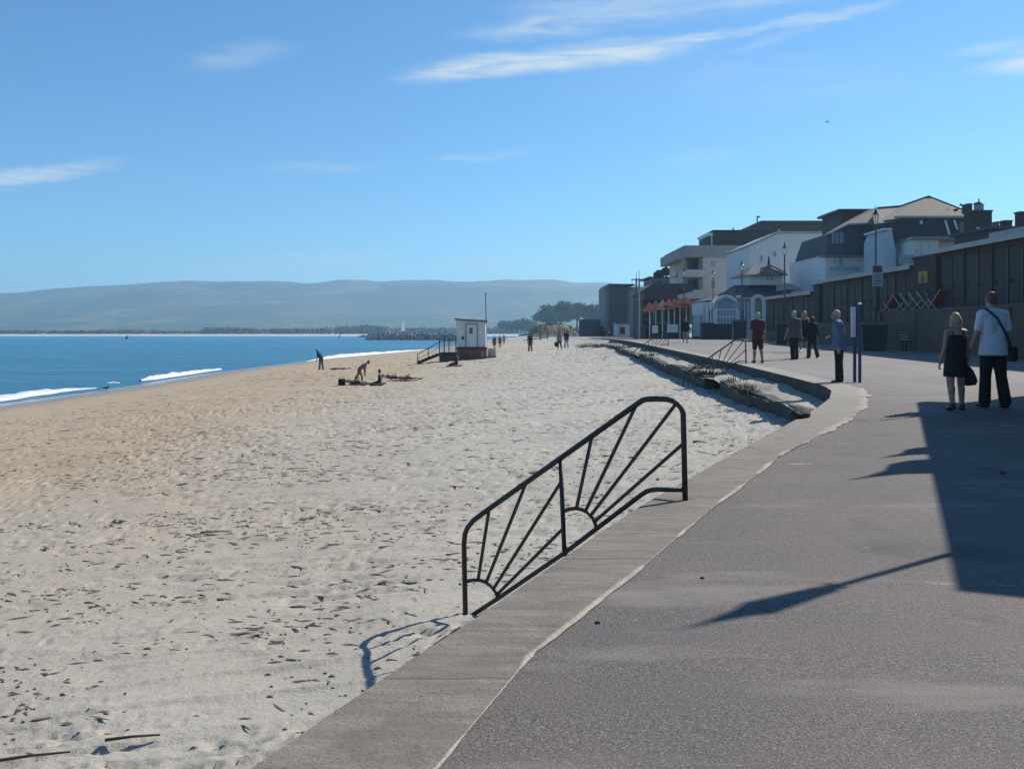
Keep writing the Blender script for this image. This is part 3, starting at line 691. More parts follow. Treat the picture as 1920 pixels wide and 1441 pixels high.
# sign on the first lamp
D0 = lamp0.location.y
def plate(mb, u0, u1, v0, v1, d, th=.02):
    a, b = P(u0, v1, d), P(u1, v0, d); return mb.box(a.x, b.x, d - th, d, a.z, b.z)
t = thing('lamp_sign', P(1645, 536, D0 - .12), 'white notice board with red header fixed to the tall lamp pole', 'sign')
part('board', plate(MB(), 1635.5, 1655, 497, 537, D0 - .12), mat('sign white', (.52, .53, .56), (.46, .47, .5), .5, 3), t)
part('header', plate(MB(), 1637, 1653.5, 498.5, 510, D0 - .145, .01), mat('sign red', (.20, .05, .06), (.16, .045, .055), .5, 3), t)
mb = MB()
for k, (a, b) in enumerate(((1639, 1651), (1639, 1649), (1640, 1652), (1639, 1647))): plate(mb, a, b, 515 + k * 5.2, 517 + k * 5.2, D0 - .145, .01)
part('lettering', mb, mat('sign ink', (.22, .24, .30), None, .6), t)
for v_ in (502, 531): part('bracket', MB().bar(P(1643, v_, D0 - .11), P(1643, v_, D0), .05), DARKMETAL, t)

# ================================================================ beach huts, terrace, brick wall
HX, WX = 19.5, 18.75
solo('terrace', MB().box(WX + .27, 60, 20, 47.2, -.3, 2.36), mat('terrace slab', (.2, .19, .18), (.16, .15, .145), .9, 1), (30, 33, 0), 'raised concrete terrace carrying the nearest beach huts', 'terrace')
t = thing('brick_wall', (WX, 33, 0), 'long brown brick wall in shade behind the walking couple', 'wall')
part('wall', MB().box(WX, WX + .26, 20, 47.2, -.3, 2.42), BRICK, t)
part('coping', MB().box(WX - .04, WX + .30, 20, 47.24, 2.42, 2.52), mat('coping stone', (.17, .16, .15), (.12, .115, .11), .9, 2, .4, 10), t)
mb = MB()
for y in np.arange(22, 47, 4.0): mb.box(WX - .08, WX - .003, y, y + .45, -.2, 2.4)
part('pier', mb, BRICK, t)
solo('brick_plinth', MB().box(WX + .1, 60, 47.25, 57.0, 0, 2.05), BRICK, (WX, 50, 0), 'brown brick plinth under the middle row of huts behind the standing man', 'wall')
solo('brick_plinth', MB().box(WX + .1, 60, 57.02, 71.0, 0, 1.45), BRICK, (WX, 60, 0), 'low brick plinth under the farthest row of huts', 'wall')
def make_hut(y0, w, zb, zt, label, x=HX, grp='beach huts in rows along the promenade'):
    t = thing('beach_hut', (x, y0, zb), label, 'beach hut', grp)
    part('wall', MB().box(x, x + 3, y0 + .02, y0 + w - .02, zb, zt - .12), HUTWALL, t)
    for k in (0, 1):
        a = y0 + .14 + k * (w / 2 - .10)
        d_ = part('door', MB().box(x - .05, x - .003, a, a + w / 2 - .18, zb + .05, zt - .38), DOOR, t)
        part('door_edge', MB().box(x - .075, x - .052, a - .0, a + .045, zb + .06, zt - .39), GREYPAINT, d_)
        part('handle', MB().box(x - .10, x - .052, a + w / 2 - .34, a + w / 2 - .3, zb + 1.0, zb + 1.16), DARKMETAL, d_)
    part('lintel', MB().box(x - .04, x - .003, y0 + .04, y0 + w - .04, zt - .36, zt - .14), HUTWALL, t)
    part('roof', MB().box(x - .32, x + 3.2, y0, y0 + w, zt - .115, zt + .02), FELT, t)
    part('fascia', MB().box(x - .38, x - .325, y0, y0 + w, zt - .16, zt + .06), FASCIA, t)
    return t
def hut_row(ya, yb, n, zb, zt, where):
    w = (yb - ya) / n; h0 = None
    words = ['first', 'second', 'third', 'fourth', 'fifth', 'sixth', 'seventh', 'eighth']
    for k in range(n):
        lab = '%s hut from the left in the %s row of dark beach huts' % (words[n - 1 - (n - 1 - k) if False else (n - 1 - k)], where)
        if h0 is None: h0 = make_hut(ya, w, zb, zt, lab)
        else:
            c = copy_tree(h0); c.location = (HX, ya + w * k, zb); c['label'] = lab
hut_row(25.2, 41.2, 7, 2.37, 5.17, 'nearest and highest')
hut_row(43.7, 56.9, 6, 2.06, 4.66, 'middle')
hut_row(58.2, 69.6, 5, 1.46, 4.06, 'farthest and lowest')
for (ya, yb, zt, zb, lab) in ((41.3, 43.6, 4.95, 2.3, 'brown brick pier between nearest and middle huts, carrying a yellow sign'), (57.0, 58.1, 4.4, 1.4, 'brown brick pier between middle and farthest rows of huts')):
    t = thing('hut_pier', (HX - .1, ya, zb), lab, 'pier')
    part('wall', MB().box(HX - .2, HX + 3, ya, yb, zb, zt), DKBRICK, t)
    part('capping', MB().box(HX - .28, HX + 3.05, ya - .03, yb + .03, zt, zt + .1), FELT, t)
# upper tier hut behind the nearest row
t = thing('upper_hut', (24.3, 38, 5), 'flat roofed upper hut with pale fascia above the nearest beach huts', 'beach hut')
part('wall', MB().box(24.6, 30, 28, 45.6, 2.4, 6.25), HUTWALL, t)
part('roof', MB().box(24.2, 30.2, 28, 45.9, 6.25, 6.42), FELT, t)
part('fascia', MB().box(24.14, 24.195, 28, 45.9, 6.18, 6.46), FASCIA, t)
# yellow square sign with a dark pictogram
D1 = 41.1; a = P(1742, 531, D1); b = P(1764, 508, D1)
t = thing('yellow_sign', (HX - .24, 42.4, a.z), 'square yellow sign with a dark symbol on the brick pier', 'sign')
y0, y1, z0, z1 = 42.05, 42.95, CH + (VH - 531) / F * 42.4, CH + (VH - 507) / F * 42.4
part('panel', MB().box(HX - .25, HX - .205, y0, y1, z0, z1), YEL, t)
yc, zc = (y0 + y1) / 2, (z0 + z1) / 2
part('symbol', MB().prism([(HX - .262, yc - .2, zc - .14), (HX - .262, yc + .2, zc - .14), (HX - .262, yc, zc + .2)], (.011, 0, 0)).box(HX - .262, HX - .251, yc - .22, yc + .22, zc - .22, zc - .17), mat('sign brown', (.16, .08, .02), None, .6), t)
part('border', MB().box(HX - .258, HX - .251, y0, y1, z1 - .035, z1).box(HX - .258, HX - .251, y0, y1, z0, z0 + .035), mat('sign brown', (.16, .08, .02)), t)
# deckchairs in a row on the terrace
def make_deckchair(loc, label, canvas=True):
    t = thing('deckchair', loc, label, 'deckchair', 'deckchairs on the terrace behind the brick wall')
    for s in (-.27, .27):
        part('frame', MB().bar((s, .42, .88), (s, -.36, .04), .05).bar((s, -.30, .55), (s, .36, .03), .045), WOODL, t, local=True)
    part('crossbar', MB().bar((-.3, .42, .88), (.3, .42, .88), .05).bar((-.3, -.34, .06), (.3, -.34, .06), .05), WOODL, t, local=True)
    if canvas:
        pts = [(.41, .87), (.22, .58), (.02, .36), (-.14, .31), (-.29, .53)]
        mb = MB()
        for (y0, z0), (y1, z1) in zip(pts[:-1], pts[1:]): mb.prism([(-.24, y0, z0), (-.24, y1, z1), (-.24, y1, z1 - .015), (-.24, y0, z0 - .015)], (.48, 0, 0))
        part('canvas', mb, RED, t, local=True)
    return t
zt = 2.365
ws = ['leftmost red deckchair beside the tall lamp pole', 'second deckchair from the left behind the brick wall', 'third deckchair from the left behind the brick wall',
      'fourth deckchair from the left behind the brick wall', 'fifth deckchair from the left behind the brick wall', 'rightmost red deckchair below the yellow sign']
for k, u in enumerate((1668, 1689, 1705, 1721, 1737, 1753)):
    x = 19.1 if k not in (0, 5) else 19.15; d = x * F / (u - UC)
    t = make_deckchair((x + .1, d, zt), ws[k], k in (0, 5)); t.rotation_euler = (0, 0, math.radians(28 if k not in (0, 5) else 200)); t.scale = (1, 1, 1.12)

# ================================================================ bins, bench, posts
def make_bin(loc, w, h, label, rz=0):
    t = thing('litter_bin', loc, label, 'litter bin', 'dark litter bins along the promenade', rz)
    b = MB().prism([(-w * .42, -w * .4, 0), (w * .42, -w * .4, 0), (w * .5, -w * .46, h * .9), (-w * .5, -w * .46, h * .9)], (0, w * .84, 0))
    part('body', b, BINM, t, local=True, bevel=.02)
    part('lid', MB().box(-w * .53, w * .53, -w * .5, w * .44, h * .9, h * .95).box(-w * .47, w * .47, -w * .42, w * .38, h * .95, h), mat('bin lid', (.16, .17, .18), (.12, .125, .13), .5), t, local=True, bevel=.012)
    for s in (-1, 1): part('wheel', MB().tube([(s * w * .44, w * .3, .1), (s * w * .36, w * .3, .1)], .1, 12), BINM, t, local=True)
    part('rim', MB().bar((-w * .515, -w * .49, 0.02), (-w * .515, -w * .49, h * .9), .035), GREYPAINT, t, local=True)
    return t
def px_w(px, d): return px / F * d
for (u, v, wpx, hpx, lab) in ((1637, 657, 46, 54, 'largest dark bin, at the foot of the tall lamp by the brick wall'), (1465, 645, 20, 42, 'dark bin between the man in maroon and the man in grey'),
                              (1387, 637, 25, 38, 'black bin behind the sunburst railing, left of man in maroon'), (1203, 634, 13, 24, 'small dark bin at the foot of the tall pole')):
    p = prom(u, v); make_bin(p, px_w(wpx, p.y), px_w(hpx, p.y), lab, -.2)
p = prom(1709, 658)
t = thing('bench', p, 'wooden slatted bench in the shade against the brick wall', 'bench')
for k in range(4): part('back_slat', MB().box(p.x - .42, p.x + .1, p.y + .28 + k * .03, p.y + .31 + k * .03, p.z + .5 + k * .12, p.z + .58 + k * .12), WOODL, t)
part('seat', MB().box(p.x - .42, p.x + .5, p.y - .25, p.y + .22, p.z + .42, p.z + .46), mat('dark wood', (.05, .04, .035), (.035, .03, .028), .8, 4), t)
for sx in (-.36, .42):
    for sy in (-.2, .2): part('leg', MB().box(p.x + sx, p.x + sx + .06, p.y + sy, p.y + sy + .06, p.z, p.z + .42), DARKMETAL, t)
part('back_panel', MB().box(p.x + .1, p.x + .72, p.y + .3, p.y + .36, p.z + .44, p.z + .98), mat('dark wood', (.05, .04, .035)), t)
# blue information posts seen nearly edge on
p = prom(1612, 717); q = prom(1602.5, 716.3)
t = thing('information_board', p, 'blue twin post notice board seen edge on beside the standing man', 'sign')
zt = CH - (571 - VH) / F * p.y
for a in (p, q): part('post', MB().tube([(a.x, a.y, a.z - .1), (a.x, a.y, zt)], .038, 10), BLUEP, t)
part('post_cap', MB().lathe((p.x, p.y, 0), [(.046, zt), (.046, zt + .03), (.01, zt + .05)], 10), WHITEP, t)
a, b = P(1596.5, 632, q.y - .06), P(1604.5, 575, q.y - .06)
part('panel', MB().box(a.x, b.x, a.y - .02, a.y + .05, a.z, b.z), mat('notice white', (.85, .83, .84), (.75, .73, .75), .5), t)
part('trim', MB().bar((b.x + .01, a.y - .025, a.z), (b.x + .01, a.y - .025, b.z), .03), BLUEP, t)

# tall twin pole with crossarm
p = prom(1195, 636)
t = thing('mast', p, 'tall twin mast with a crossarm at the end of the sea wall', 'mast')
for u, vt in ((1193, 509), (1198.5, 505)):
    a, b = P(u, 634, p.y), P(u, vt, p.y); c1 = P(u, 522, p.y)
    part('pole', MB().tube([a - Vector((0, 0, .3)), c1], .075, 8).tube([c1, b], .022, 6), mat('mast paint', (.42, .44, .47), (.3, .32, .35), .5, 2) if u > 1195 else GREYPAINT, t)
part('crossarm', MB().tube([P(1184, 524, p.y), P(1216, 524, p.y)], .05, 6), DARKMETAL, t)
part('stay', MB().tube([P(1185, 524, p.y), P(1185, 531, p.y)], .025, 6), DARKMETAL, t)
part('lower_arm', MB().tube([P(1184, 556, p.y), P(1193, 556, p.y)], .04, 6), DARKMETAL, t)

# black bag on the wall edge
p = prom(1500, 783)
rng = random.Random(3); mb = MB()
bmz = bmesh.new(); bmesh.ops.create_icosphere(bmz, subdivisions=4, radius=1)
for v in bmz.verts:
    n_ = v.co.copy(); k = 1 + .22 * float(vnoise(np.array([n_.x * 3 + 5]), np.array([n_.y * 3 + n_.z * 4]), 3)[0])
    v.co = Vector((n_.x * .12 * k, n_.y * .27 * k, max(-.05, n_.z * .10 * k)))
me = bpy.data.meshes.new('bag'); bmz.to_mesh(me); bmz.free()
o = link('bag', me, mat('bag nylon', (.008, .011, .018), (.014, .018, .028), .85, 6, .8, 20), None, True); o.location = p + Vector((0, 0, .06)); o.rotation_euler = (0, 0, -.5)
tag(o, 'crumpled black bag lying on the edge of the sea wall', 'bag')
mb = MB(); b_ = Vector(p)
part('strap', MB().tube([p + Vector((.02, -.16, .08)), p + Vector((-.06, -.26, .1)), p + Vector((-.14, -.2, .04))], .014, 6), DARKMETAL, o)

# ================================================================ building right of the view, which shades the near promenade
cn, cf = prom(1800, 1105), prom(1710, 755); H = 4.4
def lift(p, h): return Vector((p.x + h * SHL * SX, p.y + h * SHL * SY, 0))
A, B = lift(cn, H), lift(cf, H - (zp(19) - 0.05) * 0)
e = (B - A); ln_ = e.length; e.normalize(); nrm = Vector((e.y, -e.x, 0))
t = thing('seafront_shelter', (A.x, A.y, 0), 'seafront shelter just right of the view whose shadow falls on the asphalt', 'building')
def q4(a, b, depth, z0, z1, ins=0): return MB().prism([a + Vector((0, 0, z0)), b + Vector((0, 0, z0)), b + Vector((0, 0, z1)), a + Vector((0, 0, z1))], nrm * depth)
zg = .1
part('wall', q4(A + e * .3 + nrm * .4, B - e * .3 + nrm * .4, 5, -.1, H - .3), CREAM, t)
part('roof', q4(A, B, 6, H - .28 + zg, H + zg), SLATE, t)
for k in range(5):
    a = A + e * (1 + k * 2.3) + nrm * .36
    w = part('window', q4(a, a + e * 1.5, .05, 1.0, 2.9), WHITEP, t)
    part('pane', q4(a + e * .1 - nrm * .012, a + e * 1.4 - nrm * .012, .02, 1.1, 2.8), GLASS, w)
for (u, v, rad) in ((1566, 899, .34), (1628, 858, .22), (1622, 789, .06)):
    s = prom(u, v); f = (s - cn); along = f.dot((cf - cn).normalized())
    # the ornament's foot on the roof edge: slide towards the sun until the shadow edge is met
    ed = (cf - cn); ed.z = 0; edn = ed.normalized(); nn = Vector((edn.y, -edn.x, 0)); dist = -(Vector((s.x - cn.x, s.y - cn.y, 0))).dot(nn)
    k = dist / Vector((SX, SY, 0)).dot(nn); foot = Vector((s.x, s.y, 0)) + Vector((SX, SY, 0)) * k
    pos = lift(foot, H); hh = k / SHL
    part('finial', MB().lathe((pos.x + nrm.x * .1, pos.y + nrm.y * .1, H + zg), [(rad, 0), (rad * .9, hh * .25), (rad * .35, hh * .5), (.03, hh * .8), (.008, hh)], 8), DARKMETAL, t)
# ================================================================ houses, flats, cafes
def W2(u, v, d): return P(u, v, d)
def fx(u, d): return (u - UC) / F * d
def fz(v, d): return CH - (v - VH) / F * d
def pbox(mb, u0, u1, v0, v1, d, dep):
    """box whose near face spans the seen columns and rows at distance d"""
    return mb.box(fx(u0, d), fx(u1, d), d, d + dep, fz(v1, d), fz(v0, d))
def ppoly(mb, pts, d, dep): return mb.prism([P(u, v, d) for u, v in pts], (0, dep, 0))
def window(t, u0, u1, v0, v1, d, fm=WHITEP, gm=GLASS, fw=.08, mull=1):
    """frame standing 4 cm proud of a wall that faces the viewer, glass set inside it"""
    x0, x1, z0, z1 = fx(u0, d), fx(u1, d), fz(v1, d), fz(v0, d); y = d
    mb = MB().box(x0, x1, y - .045, y - .003, z1 - fw, z1).box(x0, x1, y - .07, y - .003, z0, z0 + fw)
    mb.box(x0, x0 + fw, y - .044, y - .003, z0 + fw, z1 - fw).box(x1 - fw, x1, y - .044, y - .003, z0 + fw, z1 - fw)
    for k in range(mull):
        xm = x0 + (x1 - x0) * (k + 1) / (mull + 1); mb.box(xm - fw / 2, xm + fw / 2, y - .043, y - .003, z0 + fw, z1 - fw)
    w = part('window', mb, fm, t)
    part('pane', MB().box(x0 + fw * .6, x1 - fw * .6, y - .02, y - .006, z0 + fw * .6, z1 - fw * .6), gm, w)
def swindow(t, x, y0, y1, z0, z1, fm=WHITEP, gm=GLASS, fw=.1):
    """the same on a wall that faces the sea"""
    mb = MB().box(x - .05, x - .003, y0, y1, z1 - fw, z1).box(x - .07, x - .003, y0, y1, z0, z0 + fw).box(x - .049, x - .003, y0, y0 + fw, z0 + fw, z1 - fw).box(x - .049, x - .003, y1 - fw, y1, z0 + fw, z1 - fw)
    w = part('window', mb, fm, t)
    part('pane', MB().box(x - .02, x - .006, y0 + fw * .6, y1 - fw * .6, z0 + fw * .6, z1 - fw * .6), gm, w)

# --- cream flats with deep balconies
d = 112.0; t = thing('flats', (fx(1283, d), d, .8), 'cream block of flats with deep balconies and a dark penthouse', 'apartment block')
part('wall', pbox(pbox(MB(), 1323, 1480, 482, 606, d, 14), 1283, 1322.9, 482, 606, d + 3.2, 10.8), CREAM, t)
part('parapet', pbox(pbox(MB(), 1283, 1481, 460, 482, d - .25, 14.5), 1268, 1282.9, 469, 487, d - .2, 12), mat('pale concrete', (.42, .40, .37), (.34, .33, .31), .85, .8), t)
for v0, v1 in ((505.5, 519), (543.5, 560)):
    b = part('balcony', pbox(MB(), 1281.5, 1322.8, v0, v1, d - .3, 3.4), CREAM, t)
    part('balcony_end', pbox(MB(), 1268, 1281.2, v0 + 4, v1 - 3, d + 4, 5), CREAM, b)
part('balcony_column', pbox(MB(), 1280.5, 1284.5, 487, 606, d - .1, .4), mat('pale concrete', (.42, .40, .37)), t)
part('end_column', pbox(MB(), 1318, 1322.9, 482, 606, d - .05, 3), CREAM, t)
for v0, v1 in ((486, 505.4), (523, 543.4)):
    window(t, 1289, 1316, v0 + 1, v1 - 1, d + 3.2, GREYPAINT, mat('warm shaded glass', (.14, .11, .09), (.10, .085, .075), .25, .6), .1, 2)
for v0, v1 in ((480.5, 499), (518, 541), (558, 580)): window(t, 1374, 1386, v0, v1, d, DARKMETAL, GLASS, .08, 1)
for v0, v1 in ((490, 498), (527, 540)): window(t, 1334, 1340, v0, v1, d, GREYPAINT, PALEGLASS, .06, 0)
part('penthouse', pbox(MB(), 1338, 1440, 434, 459.8, d + 3, 9), BROWNCLAD, t)
part('penthouse_roof', pbox(MB(), 1336.5, 1442, 431, 434, d + 2.7, 9.6), DARKMETAL, t)
part('canopy', pbox(MB(), 1327, 1336.8, 436.5, 442, d + 3.2, 6), WHITEP, t)
part('post', pbox(MB(), 1334, 1336, 442.1, 459.8, d + 3.3, .3), WHITEP, t)
part('flue', pbox(MB(), 1374.5, 1376, 427, 431, d + 5, .3), DARKMETAL, t)
part('shopfront', pbox(MB(), 1290, 1316, 570, 604, d + 2.9, .25), GLASS, t)
# --- long dark block behind
d = 138.0; t = thing('long_block', (fx(1428, d), d, .8), 'long dark flat roofed block rising behind the white building', 'building')
part('wall', pbox(MB(), 1428, 1630, 418, 600, d, 14), BROWNCLAD, t)
part('roof', pbox(MB(), 1427, 1632, 413.5, 418, d - .4, 15), mat('dark roof edge', (.06, .065, .075), (.045, .05, .06), .7, 2), t)
part('step_roof', ppoly(MB(), [(1405, 440), (1405, 425), (1416, 420), (1427.9, 417), (1427.9, 440)], d - .1, 9), BROWNCLAD, t)
part('vent', pbox(pbox(MB(), 1419.5, 1421, 406.5, 417, d + 2, .3), 1419.5, 1425, 405, 407.5, d + 2, .3), GREYPAINT, t)
# --- tall white building
d = 94.0; t = thing('white_building', (fx(1405, d), d, .8), 'tall plain white building with one sloping roof edge', 'building')
part('wall', ppoly(MB(), [(1405, 606), (1405, 462), (1459, 438), (1580, 438), (1580, 606)], d, 10), WHITER, t)
part('coping', ppoly(ppoly(MB(), [(1404, 462), (1404, 458.5), (1459, 433.5), (1459, 437.8), (1405, 461.8)], d - .12, 10.2), [(1459.1, 437.8), (1459.1, 433.5), (1582, 433.5), (1582, 437.8)], d - .12, 10.2), mat('pale coping', (.5, .5, .49), (.4, .4, .4), .8, 1), t)
for u0, u1, v0, v1 in ((1424, 1431, 478, 492), (1449, 1456, 470, 482), (1500, 1508, 474, 488), (1528, 1536, 474, 488), (1500, 1508, 508, 524)): window(t, u0, u1, v0, v1, d, WHITEP, PALEGLASS, .07, 0)
part('finial', MB().lathe((fx(1466, d), d + 1, 0), [(.25, fz(434, d)), (.06, fz(431, d)), (.02, fz(427, d))], 6), WHITEP, t)
# --- mansard house
d = 77.0; t = thing('mansard_house', (fx(1545, d), d, .8), 'large house with dark mansard slates over pale walls and a white bay', 'house')
part('wall', pbox(MB(), 1548, 1664, 477, 606, d, 10), WHITER, t)
# slates: left facet, front facet, leaning back
zt_, zb_ = fz(425, d), fz(476.8, d)
fl, fr_ = fx(1545.5, d), fx(1657, d); bl = fx(1560, d)
def quad(mb, a, b, c, e, th=.12):
    n = (Vector(b) - Vector(a)).cross(Vector(e) - Vector(a)).normalized(); return mb.prism([a, b, c, e], n * th)
q = MB()
quad(q, (fl, d - .5, zb_), (fx(1584, d), d - .5, zb_), (fx(1592, d), d + .9, zt_), (bl, d + .9, zt_ - .55), -.3)
quad(q, (fx(1584.1, d), d - .55, zb_ + .05), (fr_, d - .55, zb_ + .05), (fr_ - .1, d + .8, zt_ + .1), (fx(1592, d), d + .8, zt_), -.3)
q.prism([(fl, d - .4, zb_), (bl, d + 1, zt_ - .5), (bl, d + 8, zt_ - .5), (fl, d + 8, zb_)], (.3, 0, 0))
part('mansard', q, SLATE, t)
part('eave', pbox(MB(), 1543.5, 1659, 476.9, 480.5, d - .7, 1.2), mat('grey green gutter', (.22, .25, .24), (.18, .20, .2), .7, 2), t)
# pale curb along the mansard's top and the warm upper slope that climbs to the ridge
q = MB()
q.prism([P(1553, 438, d + .85), P(1590, 419, d + .85), P(1643, 417, d + .85), P(1641, 391, d + 3.5), P(1636, 391, d + 3.5), P(1588, 417, d + 2.2)], (0, 1.2, 0))
part('upper_slope', q, TANROOF, t)
part('curb', MB().bar(P(1591, 420.5, d + .7), P(1642, 418.5, d + .7), .16, .14).bar(P(1553, 438.5, d + .7), P(1590.5, 420.5, d + .7), .16, .14), mat('pale coping', (.5, .5, .49)), t)
part('roof_box', pbox(MB(), 1577, 1640, 396, 440, d + 5, 5), BROWNCLAD, t)
part('roof_box_top', pbox(MB(), 1572.5, 1642, 391.5, 396, d + 4.6, 5.8), DARKMETAL, t)
for u0, u1, v0, v1 in ((1559.5, 1564.5, 437, 456), (1567, 1572, 436, 456), (1575, 1581, 435, 456), (1626.5, 1632, 434.5, 452), (1635, 1640, 434.5, 452)): window(t, u0, u1, v0, v1, d - .45 + (.95 if v0 < 470 else 0) * .0, mat('slim white frame', (.42, .44, .47), None, .6), GLASS, .1, 0)
for u0, u1, v0, v1 in ((1562, 1568, 481, 497), (1571, 1582, 482, 503), (1619, 1625, 483, 492), (1630, 1636, 482, 492)): window(t, u0, u1, v0, v1, d, WHITEP, PALEGLASS, .07, 0)
part('balcony_rail', pbox(MB(), 1556, 1612, 499, 507, d - 1.2, .05), PALEGLASS, t)
# --- gabled house with white bay to its right
d = 72.0; t = thing('gabled_house', (fx(1655, d), d, .8), 'big gabled house with warm tiled roof, dark upper wall and white bay', 'house')
part('bay', ppoly(MB(), [(1657, 606), (1657, 447), (1664, 431), (1672, 431), (1679.5, 470), (1680, 606)], d - 1.1, 4), PALER, t)
part('bay_cornice', pbox(MB(), 1657, 1673, 427.5, 430.9, d - 1.3, 4), WHITEP, t)
part('wall', pbox(MB(), 1680.2, 1834, 449, 606, d, 9), WHITER, t)
part('dark_storey', ppoly(MB(), [(1676, 454), (1660, 412.5), (1684, 410.0), (1826, 408.5), (1826, 448.8), (1704, 449.5), (1700, 454)], d - .2, 9), BROWNCLAD, t)
part('eave', pbox(MB(), 1681, 1828, 404.5, 408.4, d - .5, .5), mat('pale coping', (.5, .5, .49)), t)
apx, ridge = P(1741, 369, d + 5), P(1688, 387.5, d + 5)
q = MB().add([P(1641, 419, d - .4), P(1822, 404, d - .4), apx, ridge, P(1644, 391, d + 5), P(1826, 404, d + 9.5), P(1640, 404, d + 9.5)],
             [(0, 1, 2, 3), (0, 3, 4), (1, 5, 2), (2, 5, 6, 4, 3), (0, 4, 6), (0, 6, 5, 1)])
part('roof', q, TANROOF, t)
part('ridge', MB().bar(P(1741, 368, d + 4.9), P(1688, 386.5, d + 4.9), .14).bar(P(1741.2, 368, d + 4.9), P(1812, 396, d + 3), .14).bar(P(1687.9, 386.5, d + 4.9), P(1645, 390, d + 4.9), .14), SLATE, t)
part('flat_roof', ppoly(MB(), [(1705, 449.4), (1712, 443.5), (1845, 442), (1845, 448.7)], d - 2.6, 2.3), mat('pale lead', (.33, .35, .36), (.27, .29, .3), .6, 1.5), t)
part('loggia', pbox(MB(), 1706, 1760, 449.8, 606, d - 2.3, 2), WHITER, t)
for u0, u1, v0, v1 in ((1715, 1721, 457, 480), (1724, 1730, 457, 480), (1739, 1744, 457, 470)): window(t, u0, u1, v0, v1, d - 2.3, WHITEP, PALEGLASS, .07, 0)
part('balcony_rail', pbox(MB(), 1686, 1716, 478, 494, d - 2.9, .05), PALEGLASS, t)
window(t, 1724.5, 1729.5, 413, 420, d - .2, WHITEP, PALEGLASS, .1, 0)
for a, b in (((1772, 413), (1780, 440)), ((1789, 413), (1795, 430))): part('downpipe', MB().bar(P(*a, d - .4), P(*b, d - .4), .13), WHITEP, t)
for u0, u1, v0, v1 in ((1792, 1797, 391, 420), (1815, 1823, 381, 410)):
    c_ = part('chimney', pbox(MB(), u0, u1, v0, v1, d + 1, 1), DKBRICK, t)
    part('pot', MB().lathe((fx((u0 + u1) / 2, d), d + 1.5, 0), [(.11, fz(v0, d)), (.08, fz(v0 - 4, d))], 8), DARKMETAL, c_)
part('dormer_wall', pbox(MB(), 1800, 1816, 416, 446, d - .6, .35), mat('shaded grey boards', (.2, .21, .22), (.16, .17, .18), .8, 2), t)
# --- brick tower chimney with a drum on top
d = 66.0; t = thing('brick_stack', (fx(1822, d), d, .8), 'square dark brick stack topped by a round white drum', 'chimney')
part('stack', pbox(MB(), 1825.5, 1860, 395, 606, d, 1.4), DKBRICK, t)
part('stack_cap', pbox(MB(), 1824, 1862, 393.5, 396.5, d - .1, 1.6), SLATE, t)
cx_ = fx(1844.5, d)
part('drum', MB().lathe((cx_, d + .7, 0), [(.33, fz(393.4, d)), (.33, fz(382, d)), (.38, fz(381, d))], 16), mat('drum grey', (.45, .45, .45), (.36, .36, .37), .7, 3), t)
part('drum_cap', MB().lathe((cx_, d + .7, 0), [(.40, fz(380.9, d)), (.30, fz(377.5, d)), (.05, fz(376, d)), (.04, fz(370, d))], 16), DARKMETAL, t)
window(t, 1831, 1837, 426, 431.5, d, WHITEP, PALEGLASS, .05, 0)
# --- chimneys seen above the hut roofs at the right edge
for (u0, u1, v0, lab, pot) in ((1869.5, 1874, 415, 'thin small chimney pipe left of the two roof vents on the hut roof', 1), (1884, 1898, 412.5, 'squat dark chimney above the hut roofs near the right edge', 0), (1912.5, 1930, 396, 'tall grey chimney cut by the right edge', 0)):
    d = 58.0; t = thing('chimney', (fx(u0, d), d, 4), lab, 'chimney', 'chimneys above the hut roofs')
    part('stack', pbox(MB(), u0, u1, v0 + 2.5, 560, d, .6), DKBRICK if not pot else GREYPAINT, t)
    part('cap', pbox(MB(), u0 - 1.2, u1 + 1.2, v0, v0 + 2.6, d - .05, .7), SLATE, t)
d = 57.0; t = thing('rear_roof', (fx(1860, d), d, 4), 'dark low roof behind the nearest hut roofs at right edge', 'building')
part('wall', pbox(MB(), 1862, 1990, 428, 560, d, 5), BROWNCLAD, t)
part('roof', pbox(MB(), 1859, 1995, 423.5, 428, d - .3, 5.6), SLATE, t)

# --- white pavilion with arched front and upper storey
d = 80.0; t = thing('pavilion', (fx(1340, d), d, .85), 'white seaside pavilion with dark hipped roofs and arched glass front', 'pavilion')
gz = wall_sand(80.)
part('wall', pbox(MB(), 1383, 1470, 556, 632, d + 1, 8), WHITER, t)
def hip(mb, u0, u1, v0, um0, um1, v1, d0, dep):
    """hipped roof: eaves at row v0, ridge at row v1"""
    z0, z1 = fz(v0, d0), fz(v1, d0); a, b, r0, r1 = fx(u0, d0), fx(u1, d0), fx(um0, d0), fx(um1, d0); ym = d0 + dep / 2
    return mb.add([(a, d0, z0), (b, d0, z0), (b, d0 + dep, z0), (a, d0 + dep, z0), (r0, ym, z1), (r1, ym, z1)], [(0, 1, 5, 4), (1, 2, 5), (2, 3, 4, 5), (3, 0, 4), (0, 3, 2, 1)])
part('roof', hip(hip(MB(), 1380, 1512, 556.5, 1402, 1478, 529, d, 10), 1325, 1400, 563, 1378, 1396, 544, d + 2.5, 8), SLATE, t)
part('fascia', pbox(MB(), 1381, 1511, 557, 561, d + .1, .3), FASCIA, t)
part('upper_storey', pbox(MB(), 1407, 1468, 514, 534, d + 3, 4), WHITER, t)
part('upper_roof', hip(MB(), 1396, 1480, 515, 1430, 1446, 492, d + 2, 6), SLATE, t)
g = part('gable', ppoly(MB(), [(1424, 515.5), (1441.5, 497), (1462, 515.5)], d + 1.7, 3), mat('tan gable', (.36, .28, .22), (.30, .24, .19), .8, 2), t)
